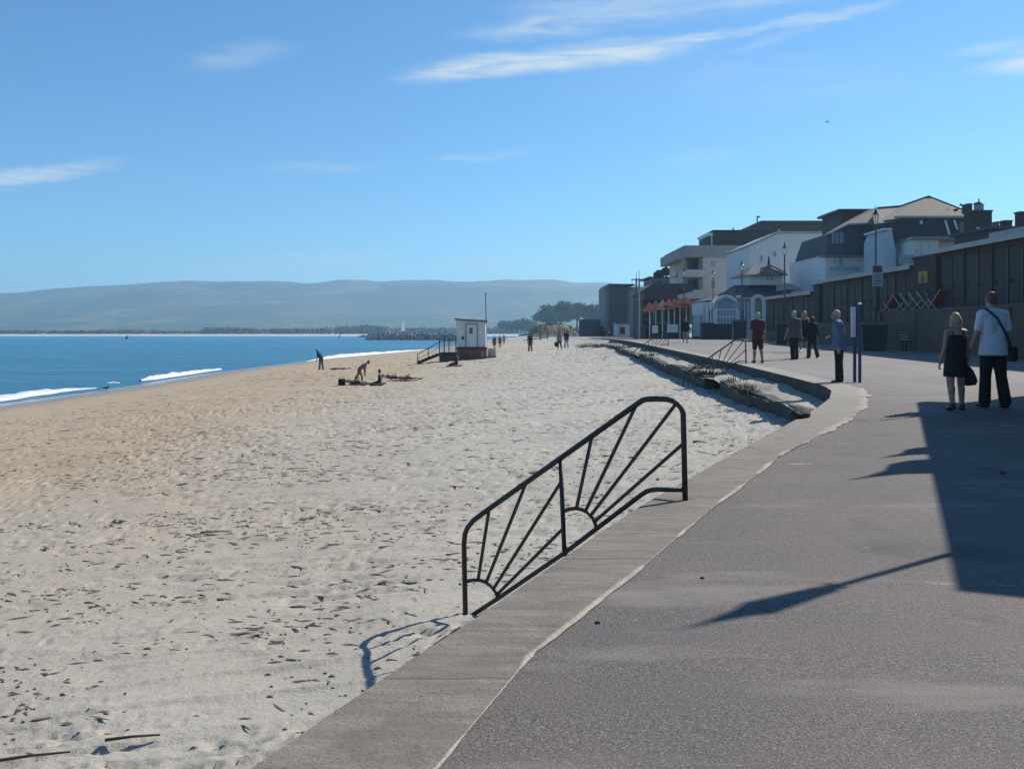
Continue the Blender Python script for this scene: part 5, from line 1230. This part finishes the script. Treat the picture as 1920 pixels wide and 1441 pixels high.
    if top:
        kind, m = top
        def fn(mb):
            g = .011 * H if kind != 'jumper' else .018 * H
            if kind in ('dress', 'strap'):
                g = .013 * H
                mb.ell(pel + T_ @ Vector((0, 0, .01 * H)), (.094 * H + g, .066 * H + g, .08 * H + g), T_)
                for sg in (-1, 1): mb.cone2(pel + T_ @ Vector((sg * .03 * H, 0, .02 * H)), chest + T2 @ Vector((sg * .045 * H * f, 0, -.02 * H)), .058 * H * f + g, .064 * H * f + g)
                mb.ell(chest + T2 @ Vector((0, .004 * H, -.015 * H)), (.098 * H * f + g, .064 * H + g, .075 * H + g), T2)
                if female:
                    for s in (-1, 1): mb.ell(chest + T2 @ Vector((s * .045 * H, .052 * H, .0)), (.044 * H, .04 * H, .044 * H), T2)
                if kind == 'dress':
                    mb.lathe(pel, [(.11 * H, -.18 * H), (.124 * H, -.172 * H), (.118 * H, -.07 * H), (.104 * H, .03 * H), (.08 * H, .10 * H)], 20, 1, .8)
                return
            torso(mb, g)
            mb.lathe(pel, [(.09 * H + g, -.075 * H), (.114 * H + g, -.068 * H), (.110 * H + g, -.02 * H), (.088 * H + g, .1 * H), (.06 * H, .15 * H)], 20, 1, .8) if q['lean'] < 20 and not q.get('lying') else None
            e = {'tee': .36, 'jumper': .97, 'shirt': .4, 'vest': .06}[kind]
            for i in (0, 1): arm(mb, i, 0, e, (.010 if kind == 'jumper' else .009) * H)
        garment('dress' if top[0] == 'dress' else ('jumper' if top[0] == 'jumper' else 'shirt'), fn, m)
        if kind == 'dress' or kind == 'strap':
            for s in (-1, 1):
                part('strap', MB().tube([chest + T2 @ Vector((s * .045 * H, .07 * H, .03 * H)), neck + T2 @ Vector((s * .06 * H, .01 * H, .012 * H)), chest + T2 @ Vector((s * .05 * H, -.068 * H, .03 * H))], .006 * H, 6), m, t, True, local=True)
    if legs:
        kind, m = legs
        def fn(mb):
            g = .010 * H
            mb.ell(pel + T_ @ Vector((0, 0, .005 * H)), (.088 * H + g, .064 * H + g, .07 * H + g), T_)
            mb.cone2(pel + T_ @ Vector((0, 0, 0)), pel + T_ @ Vector((0, 0, .05 * H)), .07 * H, .07 * H)
            for i in (0, 1): leg(mb, i, 0, {'trousers': .97, 'shorts': .45, 'trunks': .2, 'crop': .8}[kind], g, .016 * H if kind == 'trousers' else .008 * H)
        garment('trousers' if kind in ('trousers', 'crop') else 'shorts', fn, m)
    if shoes:
        for i in (0, 1):
            mb = MB(); foot(mb, i, .006 * H); link('shoe', remesh(mb, v2, 'shoe'), shoes, t, True)
    if hair:
        kind, m = hair
        def fn(mb):
            mb.ell(head + hd_R @ Vector((0, -.014 * H, .022 * H)), (.049 * H, .055 * H, .052 * H), hd_R)
            if kind == 'short': mb.ell(head + hd_R @ Vector((0, -.030 * H, -.008 * H)), (.044 * H, .034 * H, .042 * H), hd_R)
            else:
                mb.ell(head + hd_R @ Vector((0, -.032 * H, -.01 * H)), (.050 * H, .038 * H, .06 * H), hd_R)
                L_ = {'bob': .085, 'long': .125}[kind]
                for s in (-1, -.4, .3, 1): mb.cone2(head + hd_R @ Vector((s * .036 * H, -.026 * H, .0)), head + hd_R @ Vector((s * .052 * H, -.036 * H, 0)) + Vector((0, 0, -L_ * H * (1 - .1 * abs(s)))), .026 * H, .018 * H)
        garment('hair', fn, m)
    if extra: extra(t, J, dict(pel=pel, waist=waist, chest=chest, neck=neck, head=head, T2=T2, H=H, hd=hd_R))
    return t

def stand(u, v): return prom(u, v)
BLACK = cloth('black cloth', (.012, .012, .014)); NAVY = cloth('navy cloth', (.02, .028, .05)); BLACKSHOE = mat('black leather', (.012, .012, .012), (.02, .02, .02), .4, 9)
def ht(p, vt, vb=None):
    """height of a figure whose feet are at p and whose crown is seen at row vt"""
    return CH - (vt - VH) / F * p.y - p.z
# --- walking couple, seen from behind
p = stand(1862, 763)
def man_extra(t, J, a):
    H, c, T2 = a['H'], a['chest'], a['T2']
    g = .078 * H
    pts = [c + Vector((-.085 * H, .02 * H, .115 * H)), c + Vector((-.072 * H, -.052 * H, .105 * H)), c + Vector((-.01 * H, -.086 * H, .03 * H)), c + Vector((.06 * H, -.088 * H, -.09 * H)), c + Vector((.115 * H, -.06 * H, -.19 * H)), c + Vector((.14 * H, -.01 * H, -.215 * H))]
    part('bag_strap', MB().tube(pts, .011 * H, 6), mat('navy strap', (.012, .03, .10), (.015, .035, .12), .6, 9), t, True, local=True)
    cz = c + Vector((.150 * H, -.015 * H, -.265 * H))
    part('shoulder_bag', MB().box(cz.x - .035, cz.x + .05, cz.y - .16, cz.y + .16, cz.z - .15, cz.z + .10), mat('black bag', (.012, .013, .018), (.02, .02, .026), .6, 7, .4, 30), t, local=True, bevel=.025)
person('man in pale blue t-shirt and black trousers with a bag strap across his back', p, 3, ht(p, 549), dict(hip=(4, -5), knee=(4, 8), spread=(2, 2), arm=(3, -4), abd=(13, 12), elbow=(14, 14), lean=1, head=(3, 0)),
       ('tee', cloth('pale blue t-shirt', (.66, .74, .86), .93)), ('trousers', BLACK), ('short', mat('brown hair', (.13, .09, .06), (.09, .06, .04), .6, 30, stretch=(1, 1, .2))), SKIN, shoes=BLACKSHOE, hands=True, extra=man_extra)
p = stand(1792, 768)
def woman_extra(t, J, a):
    H = a['H']; w = J['wri', 1] + J['hR', 1] @ Vector((0, 0, -.075 * H)); z0 = w.z
    prof = [(.02, -.02), (.08, -.09), (.13, -.20), (.15, -.27), (.12, -.33), (.02, -.345)]
    part('handbag', MB().lathe((w.x + .03, w.y, w.z), [(r, z) for r, z in prof], 14, 1, .55), mat('black bag', (.012, .013, .018)), t, True, local=True)
    part('handbag_handle', MB().tube([w + Vector((.03, -.05, -.10)), w + Vector((.01, -.01, .012)), w + Vector((.03, .05, -.10))], .011, 6), mat('black bag', (.012, .013, .018)), t, True, local=True)
person('blonde woman in short black dress carrying a dark bag in her right hand', p, -2, ht(p, 587), dict(hip=(-8, 8), knee=(14, 4), arm=(0, 2), abd=(9, 13), elbow=(16, 34), spread=(4, 4)),
       ('dress', BLACK), None, ('bob', HAIRB), SKIN, True, shoes=BLACKSHOE, hands=True, extra=woman_extra)
# --- older man looking out to sea
p = stand(1573, 717)
person('grey haired man in blue jumper and black trousers standing looking out to sea', p, 62, ht(p, 582), dict(hip=(0, 0), knee=(2, 2), lean=-3, bend=8, arm=(-8, 4), abd=(7, 8), elbow=(16, 88), inward=(0, 45), head=(-2, 18), spread=(1, 1)),
       ('jumper', cloth('blue jumper', (.105, .165, .32))), ('trousers', BLACK), ('short', HAIRG), SKIN, shoes=BLACKSHOE, hands=True)
# --- others on the promenade
p = stand(1421, 680)
person('man in maroon t-shirt and dark maroon shorts with bare legs, walking away', p, 6, ht(p, 586), dict(hip=(5, -4), knee=(4, 10), abd=(9, 9)), ('tee', cloth('maroon shirt', (.10, .018, .022))), ('shorts', cloth('dark maroon shorts', (.05, .016, .02))), ('short', HAIRG), SKIN, shoes=BLACKSHOE, vox=.012)
p = stand(1489, 674)
person('man in grey green shirt and black cropped trousers seen from behind', p, 12, ht(p, 583), dict(hip=(-7, 7), knee=(6, 6), abd=(10, 9), arm=(5, -8)), ('shirt', cloth('grey green shirt', (.10, .115, .105))), ('trousers', BLACK), ('short', HAIRG), SKIN, shoes=BLACKSHOE, vox=.012)
p = stand(1508, 660)
person('blonde woman in black top and shorts coming towards the viewer', p, 176, ht(p, 583), dict(hip=(7, -7), knee=(4, 12), abd=(9, 8)), ('strap', BLACK), ('shorts', BLACK), ('long', HAIRB), SKIN, True, shoes=WHITEP, vox=.012)
p = stand(1523, 671)
person('short dark haired person in black jacket and navy trousers beside blonde woman', p, 10, ht(p, 594), dict(hip=(8, -9), knee=(5, 14), abd=(22, 16), elbow=(30, 20)), ('jumper', BLACK), ('trousers', NAVY), ('long', HAIRD), SKIN, True, shoes=BLACKSHOE, vox=.012)
p = stand(1285, 643)
person('man in black top and pale grey shorts in front of the cafe', p, 178, ht(p, 596), dict(hip=(3, -3), abd=(14, 14), elbow=(24, 24)), ('jumper', BLACK), ('shorts', cloth('pale grey shorts', (.34, .34, .36))), ('short', HAIRD), SKIN, shoes=BLACKSHOE, vox=.014)
p = stand(1212, 633)
person('person in dark jacket and trousers standing just right of the tall mast', p, 170, ht(p, 597), dict(hip=(5, -5)), ('jumper', NAVY), ('trousers', BLACK), ('short', HAIRD), SKIN, shoes=BLACKSHOE, vox=.016)
p = stand(1244, 631.5)
person('person in grey green coat standing before the cafe windbreaks', p, 150, ht(p, 597), dict(hip=(4, -4)), ('jumper', cloth('grey green coat', (.14, .17, .18))), ('trousers', NAVY), ('long', HAIRB), SKIN, True, shoes=BLACKSHOE, vox=.016)
p = stand(1227, 632)
t = thing('pushchair', p, 'small dark pushchair beside the person in grey green coat', 'pushchair')
part('seat', MB().ell(p + Vector((0, 0, .55)), (.24, .3, .26)), NAVY, t, True)
part('hood', MB().ell(p + Vector((0, .12, .82)), (.25, .24, .2)), BLACK, t, True)
part('handle', MB().tube([p + Vector((-.2, .2, .6)), p + Vector((-.2, .5, 1.0)), p + Vector((.2, .5, 1.0)), p + Vector((.2, .2, .6))], .015, 6), DARKMETAL, t)
for sx in (-.22, .22):
    for sy in (-.3, .3): part('wheel', MB().tube([p + Vector((sx - .02, sy, .12)), p + Vector((sx + .02, sy, .12))], .12, 12), BINM, t)
part('frame', MB().tube([p + Vector((-.2, -.3, .14)), p + Vector((-.2, .3, .6))], .014, 6).tube([p + Vector((.2, -.3, .14)), p + Vector((.2, .3, .6))], .014, 6), DARKMETAL, t)

# --- people on the beach
DENIM = cloth('dark blue top', (.03, .05, .11))
def bh(p, vt): return CH - (vt - VH) / F * p.y - p.z
p = beach(602, 693)
person('person in dark blue top and grey trousers stooping near the breaking waves', p, 66, max(1.6, bh(p, 656) * 1.02), dict(lean=16, bend=16, hip=(6, -6), knee=(4, 6), arm=(24, 18), abd=(6, 6), elbow=(26, 20), head=(18, 0)), ('jumper', DENIM), ('trousers', cloth('grey trousers', (.16, .15, .14))), ('short', HAIRD), SKIN, vox=.016)
p = beach(674, 720)
person('person in tan swim shorts bending forward over the sunbathers', p, -62, 1.42, dict(lean=34, bend=22, hip=(26, -24), knee=(20, 16), arm=(52, 40), abd=(6, 6), elbow=(14, 14), head=(-10, 0)), None, ('trunks', cloth('tan shorts', (.26, .19, .13))), ('short', HAIRL), TAN, vox=.014)
def lying(label, u, v, face, H, P_, **kw):
    p = beach(u, v); P_ = dict(P_); P_.setdefault('lying', .52 * H - .085 * H); return person(label, p + Vector((0, 0, .01)), face, H, P_, vox=.016, **kw)
SIT = dict(lean=-24, bend=16, hip=(84, 78), knee=(40, 62), arm=(-26, 20), abd=(12, 10), elbow=(10, 40))
SIT2 = dict(lean=-30, bend=30, hip=(80, 72), knee=(30, 74), arm=(-20, 10), abd=(8, 8), elbow=(40, 40), head=(14, 0))
LIE2 = dict(lean=-84, bend=-4, hip=(89, 86), knee=(4, 20), arm=(10, 4), abd=(14, 14), elbow=(20, 14))
LIE = dict(lean=-74, bend=-10, hip=(88, 84), knee=(6, 46), arm=(10, 4), abd=(14, 14), elbow=(20, 14))
lying('sunbather in dark swimwear half reclining right of the bending person', 711, 720.5, 82, 1.3, SIT2, top=('strap', BLACK), legs=('trunks', BLACK), hair=('bob', HAIRD), skin=TAN, female=True)
lying('sunbather lying back on the dark towel between the bending person and the seated one', 668, 722, -84, 1.45, LIE, top=None, legs=('trunks', BLACK), hair=('short', HAIRD), skin=TAN)
lying('person in navy swimwear lying just right of the sunbathing group, nearer its middle', 738, 712.5, -82, 1.35, LIE, top=('strap', NAVY), legs=('trunks', NAVY), hair=('short', HAIRD), skin=SKIN, female=True)
lying('sunbather lying flat at the right end of the sunbathing group', 764, 713.5, -88, 1.4, LIE2, top=None, legs=('trunks', cloth('brown shorts', (.12, .06, .05))), hair=('short', HAIRD), skin=TAN)
lying('person in navy top reclining in front of the lifeguard hut', 855, 685.5, 74, 1.5, SIT, top=('tee', NAVY), legs=('shorts', BLACK), hair=('short', HAIRD), skin=TAN)
def towel(u0, u1, v, c, lab, w=1.0):
    a, b = beach(u0, v), beach(u1, v); n = 10; mb = MB()
    vs = []
    for k in range(n + 1):
        q_ = a.lerp(b, k / n)
        for j in (-.5, 0, .5): vs.append((q_.x, q_.y + j * w, float(zs(q_.x, q_.y + j * w)) + .045 + .02 * math.sin(k * 2.1 + j * 3)))
    fs = [(k * 3 + j, k * 3 + j + 1, k * 3 + j + 4, k * 3 + j + 3) for k in range(n) for j in (0, 1)]
    mb.add(vs, fs); o = solo('towel', mb, cloth(lab.split()[0] + ' towel cloth', c), a, lab, 'towel', 'beach towels')
    s_ = o.modifiers.new('thick', 'SOLIDIFY'); s_.thickness = .02
towel(656, 722, 721.5, (.03, .028, .03), 'dark beach towel under the bending person and sunbathers', 1.3)
towel(730, 782, 713.5, (.42, .34, .33), 'pale beach towel under the right hand sunbather', 1.0)
towel(838, 866, 686, (.22, .12, .10), 'reddish beach towel in front of the lifeguard hut', 1.0)
p = beach(641, 723)
t = thing('cool_bag', p, 'square black cool bag at the left of the sunbathing group', 'bag')
part('body', MB().box(p.x - .16, p.x + .16, p.y - .13, p.y + .13, p.z - .01, p.z + .34), mat('bag nylon', (.008, .011, .018)), t, bevel=.03)
part('handle', MB().tube([p + Vector((-.12, 0, .33)), p + Vector((-.07, 0, .43)), p + Vector((.07, 0, .43)), p + Vector((.12, 0, .33))], .012, 6), DARKMETAL, t)
p = beach(625, 692); 
tag(link('seaweed', leaves([(p.x + k * .28, p.y + .2 * math.sin(k * 2), p.z + .03) for k in range(5)], [(.22, .2, .04)] * 5, 260, .06), mat('weed', (.05, .04, .025), (.08, .06, .035), .8, 8)), 'dark strand of washed up seaweed beside the stooping person', 'seaweed', kind='stuff')
for (u, v, vt, lab, tp, lg, hr, sk, fc, fem) in (
        (927, 655, 634, 'left walker of the three on the beach right of the hut, in brown', ('tee', cloth('brown shirt', (.16, .10, .08))), ('shorts', NAVY), ('short', HAIRD), SKIN, 170, False),
        (937.5, 653, 629, 'middle walker of the three beside the hut, bare chested in dark trunks', None, ('trunks', BLACK), ('short', HAIRD), TAN, 175, False),
        (945, 646, 627, 'farthest walker of the three beside the hut, in pale clothes', ('strap', cloth('pale top', (.4, .34, .3))), ('shorts', cloth('pale shorts', (.35, .28, .25))), ('long', HAIRL), SKIN, 180, True),
        (994, 659, 633, 'lone person in dark top and trousers walking on the open beach', ('tee', cloth('dark olive top', (.045, .045, .04))), ('trousers', cloth('dark trousers', (.03, .028, .028))), ('short', HAIRD), SKIN, 10, False),
        (1049, 655, 627, 'person in pale grey coat walking with a dark bag on the far beach', ('jumper', cloth('pale grey coat', (.30, .29, .31))), ('crop', NAVY), ('bob', HAIRL), SKIN, 20, True),
        (1062, 652, 627, 'person in navy top and pale trousers on the far beach right of a companion', ('tee', NAVY), ('trousers', cloth('pale trousers', (.4, .38, .37))), ('short', HAIRD), SKIN, 12, False)):
    p = beach(u, v)
    ex = None
    if u == 1049:
        def ex(t, J, a): part('bag', MB().ell(J['wri', 0] + Vector((-.06, 0, -.32)), (.16, .14, .22)), BLACK, t, True, local=True)
    person(lab, p, fc, min(1.9, max(1.5, bh(p, vt))), dict(hip=(10, -10), knee=(5, 14), abd=(10, 10)), tp, lg, hr, sk, fem, vox=.018, extra=ex)

# ================================================================ lifeguard hut on the beach
pb = beach(884, 674); d = pb.y; g0 = pb.z
t = thing('lifeguard_hut', (fx(857, d), d, g0), 'white wooden lifeguard hut on a red brown base with steps and deck', 'hut')
BRED = mat('red brown base', (.26, .10, .07), (.18, .075, .055), .8, 2.5, .3, 12); WBOARD = mat('white boards', (.88, .89, .89), (.76, .77, .78), .7, 2, .3, 10, stretch=(7, 7, .3))
wd = fx(912, d) - fx(857, d)
x0, x1 = fx(857, d), fx(911, d); z1 = fz(652, d); zt0, zt1 = fz(600, d), fz(604, d)
part('wall', MB().add([(x0, d, z1), (x1, d, z1), (x1, d + 2.3, z1), (x0, d + 2.3, z1), (x0 - .08, d - .02, zt0), (x1 - .03, d - .02, zt1), (x1 - .03, d + 2.32, zt1), (x0 - .08, d + 2.32, zt0)],
     [(0, 3, 2, 1), (4, 5, 6, 7), (0, 1, 5, 4), (1, 2, 6, 5), (2, 3, 7, 6), (3, 0, 4, 7)]), WBOARD, t)
part('roof', MB().prism([P(852.5, 599.3, d - .25), P(913.5, 603.3, d - .25), P(913.5, 600.5, d - .25), P(852.5, 596.5, d - .25)], (0, 2.9, 0)), mat('hut roof', (.22, .22, .21), (.16, .16, .155), .8, 3), t)
dr = part('door', pbox(MB(), 874.5, 894, 608, 651, d - .055, .05), WBOARD, t)
part('door_frame', pbox(pbox(pbox(MB(), 872.8, 874.6, 606.5, 651, d - .08, .075), 894, 895.8, 606.5, 651, d - .08, .075), 874.7, 893.9, 606.5, 608.4, d - .079, .074), mat('shaded trim', (.30, .31, .33), None, .7), dr)
part('window', pbox(MB(), 880, 886, 614.5, 625.5, d - .075, .02), GLASS, dr)
part('notice', pbox(MB(), 865, 870.5, 630, 637, d - .03, .025), GREYPAINT, t)
part('base', pbox(MB(), 856.5, 912, 652.2, 677, d - .05, 2.4), BRED, t)
part('base_rail', pbox(MB(), 856, 913, 650.5, 653.5, d - .14, .1), mat('dark wood', (.05, .04, .035)), t)
part('base_panel', pbox(MB(), 902, 908, 658, 669, d - .075, .02), mat('weathered panel', (.34, .26, .22), (.26, .2, .17), .8, 3), t)
part('deck', pbox(MB(), 823, 856, 661, 664.5, d, 2.2), mat('dark wood', (.05, .04, .035)), t)
part('deck_skirt', pbox(MB(), 823.5, 856, 665.5, 677, d + .1, 2.0), BRED, t)
mb = MB()
for u in (824, 833, 842, 855): part('deck_post', MB().bar(P(u, 664, d + .02), P(u, 633 if u != 833 else 631, d + .02), .07), DARKMETAL, t)
part('deck_rail', MB().bar(P(824, 640, d - .03), P(856, 638, d - .03), .07), GREYPAINT, t)
q = MB()
for u in np.arange(827, 855, 2.2): q.bar(P(u, 662, d + .03), P(u, 640, d + .03), .03)
part('baluster', q, WHITEP, t)
for k in range(6):
    u = 822 - k * 6.4; v = 663 + k * 2.6
    part('tread', MB().box(fx(u - 6.4, d), fx(u, d), d + .1, d + 1.1, fz(v + 1.6, d), fz(v, d)), mat('dark wood', (.05, .04, .035)), t)
for dy in (.06, 1.14):
    part('stringer', MB().bar(P(824, 664, d + dy), P(782, 681, d + dy), .05, .2), mat('dark wood', (.05, .04, .035)), t)
    part('stair_rail', MB().bar(P(824, 641, d + dy), P(783, 664, d + dy), .06), GREYPAINT, t)
    for u, va, vb in ((783, 663, 681), (803, 652.5, 672)): part('stair_post', MB().bar(P(u, va, d + dy), P(u, vb, d + dy), .06), DARKMETAL, t)
    part('mid_rail', MB().bar(P(824, 652, d + dy), P(783, 673, d + dy), .035), GREYPAINT, t)
a = P(911.5, 675, d + 1.4)
t = thing('flagpole', a, 'tall thin flagpole behind the lifeguard hut', 'flagpole')
part('pole', MB().tube([a - Vector((0, 0, .4)), P(911.5, 600, d + 1.4), P(910.2, 551, d + 1.4)], .05, 8, .03), mat('pole grey', (.2, .24, .28), (.15, .18, .2), .6, 3), t)
part('cap', MB().ell(P(910.2, 550.5, d + 1.4), (.06, .06, .06)), DARKMETAL, t)
t = thing('signboard', P(915, 669, d + .6), 'low white board standing on the sand at the right of the lifeguard hut', 'sign')
part('panel', pbox(MB(), 915.5, 928.5, 653, 668, d + .6, .06), mat('pale board', (.5, .52, .54), (.42, .44, .46), .7, 3), t)
for u in (915, 929.5): part('post', pbox(MB(), u - .8, u + .8, 651, 674, d + .58, .1), WHITEP, t)
part('foot_rail', pbox(MB(), 912.5, 931, 668.2, 670, d + .5, .5), mat('dark wood', (.05, .04, .035)), t)

# ================================================================ sea things
d = 445.0; t = thing('sailing_boat', (fx(756, d), d, SEA), 'small sailing boat with white sail beyond the rock groyne', 'boat')
part('sail', MB().prism([P(751.5, 620.5, d), P(760, 620.5, d), P(758.3, 598, d), P(756.8, 598, d)], (0, .08, 0)), BULB, t)
part('mast', MB().tube([P(758.6, 625, d - .1), P(757.8, 598.5, d - .1)], .07, 6), GREYPAINT, t)
hx = fx(757, d); part('hull', MB().prism([(hx - 1.7, d, SEA + 2.9), (hx + 1.6, d, SEA + 2.9), (hx + 1.2, d, SEA + 2.0), (hx - 1.2, d, SEA + 2.0)], (0, 1.2, 0)), mat('hull grey', (.3, .33, .38), (.25, .28, .32), .5, 1), t)
def groyne(pts, wid, hgt, n, lab, k0):
    rg = random.Random(k0); mb = MB()
    for k in range(n):
        f_ = rg.random(); i = min(int(f_ * (len(pts) - 1)), len(pts) - 2); g_ = f_ * (len(pts) - 1) - i
        x = pts[i][0] + (pts[i + 1][0] - pts[i][0]) * g_; y = pts[i][1] + (pts[i + 1][1] - pts[i][1]) * g_; w = rg.uniform(-1, 1); r = rg.uniform(.5, 1.1)
        z = SEA + hgt * (1 - abs(w)) * rg.uniform(.4, 1) * min(1, f_ * 6 + .2)
        R = Euler((rg.random() * 3, rg.random() * 3, rg.random() * 3)).to_matrix(); mb.ell((x, y + w * wid, z), (r * 1.3, r, r * .7), R, 6, 4)
    o = solo('rock_groyne', mb, mat('dark rock', (.075, .075, .075), (.045, .048, .05), .85, .6, .6, 3), (pts[0][0], pts[0][1], SEA), lab, 'groyne', 'rock groynes running into the sea')
    return o
groyne([(fx(690, 410), 410), (fx(770, 408), 408), (fx(880, 400), 400)], 6, 2.3, 420, 'nearer dark rock groyne reaching into the sea left of the lifeguard hut', 5)
groyne([(fx(676, 640), 640), (fx(760, 640), 640), (fx(870, 640), 640)], 8, 3.2, 420, 'farther long rock groyne behind the nearer one', 8)
d = 520.; a = fx(636, d)
solo('sea_marker', MB().tube([P(635, 633.5, d), P(639, 622.5, d)], .32, 6, .16).tube([P(638.3, 624.5, d), P(639.2, 622.3, d)], .5, 6), DARKMETAL, (a, d, SEA), 'small dark leaning marker post standing in the sea', 'marker')
d = 480.; x_ = fx(238, d)
solo('buoy', MB().ell((x_, d, SEA + .5), (.9, .9, 1.0), None, 10, 8).tube([(x_, d, SEA + 1), (x_, d, SEA + 2.2)], .15, 6), DARKMETAL, (x_, d, SEA), 'tiny dark buoy floating far out on the sea at left', 'buoy')
p = beach(199, 731.5); p.z = max(p.z, SEA)
t = thing('gull', p, 'gull standing in the shallow wash at the left shore', 'bird')
part('body', MB().ell(p + Vector((0, 0, .26)), (.24, .1, .1)).ell(p + Vector((.2, 0, .38)), (.09, .07, .08)).cone2(p + Vector((-.2, 0, .26)), p + Vector((-.42, 0, .24)), .06, .02), mat('gull grey', (.16, .15, .15), (.10, .10, .10), .8, 9), t, True)
for s in (-.04, .04): part('leg', MB().tube([p + Vector((0, s, -.02)), p + Vector((0, s, .2))], .014, 5), YEL, t)
part('beak', MB().cone2(p + Vector((.26, 0, .37)), p + Vector((.36, 0, .35)), .025, .006), YEL, t)
t.scale = (.6, .6, .6)
p = P(1551, 229, 92.)
t = thing('flying_gull', p, 'tiny gull flying high in the blue sky above the houses', 'bird')
part('body', MB().cone2(p + Vector((-.24, 0, 0)), p + Vector((.24, 0, .02)), .05, .07).ell(p + Vector((.32, 0, .03)), (.09, .06, .06)), mat('gull white', (.6, .6, .6), (.5, .5, .5), .8, 9), t, True)
for s in (-1, 1): part('wing', MB().prism([p + Vector((.14, 0, .04)), p + Vector((-.12, 0, .04)), p + Vector((-.2 - .05 * s, s * .35, .13)), p + Vector((-.4, s * .75, .06)), p + Vector((.02, s * .38, .14))], (0, 0, .015)), mat('gull white', (.6, .6, .6)), t)
t.scale = (.6, .6, .6)

# bits of weed, pebbles and a driftwood stick on the near sand
for k, (u, v, L_, an, lab) in enumerate(((248, 1392, .16, .35, 'longest dark stick lying on the sand near the bottom left'), (60, 1428, .2, .5, 'pale brown stick on the sand in the bottom left corner'), (405, 1002, .2, .1, 'dark stick on the middle of the sand'))):
    p = beach(u, v)
    mb = MB().tube([p + Vector((-L_, -.5 * L_ * an, .03)), p + Vector((0, 0, .04)), p + Vector((L_, .5 * L_ * an + .02, .03))], .011, 6, .006)
    solo('driftwood_stick', mb, mat('driftwood', (.10, .08, .06), (.06, .05, .04), .9, 9), p, lab, 'stick', 'sticks on the sand')
for k, (u, v, r, lab) in enumerate(((1317, 1084, .009, 'small dark pebble on the asphalt near the middle'), (1121, 1168, .010, 'small dark pebble on the asphalt nearest the kerb'), (1880, 888, .02, 'scrap of litter in the building shadow'))):
    p = prom(u, v); solo('pebble', MB().ell(p + Vector((0, 0, r * .5)), (r * 1.5, r, r * .7), None, 8, 6), BARK, p, lab, 'pebble', 'pebbles on the asphalt', True)
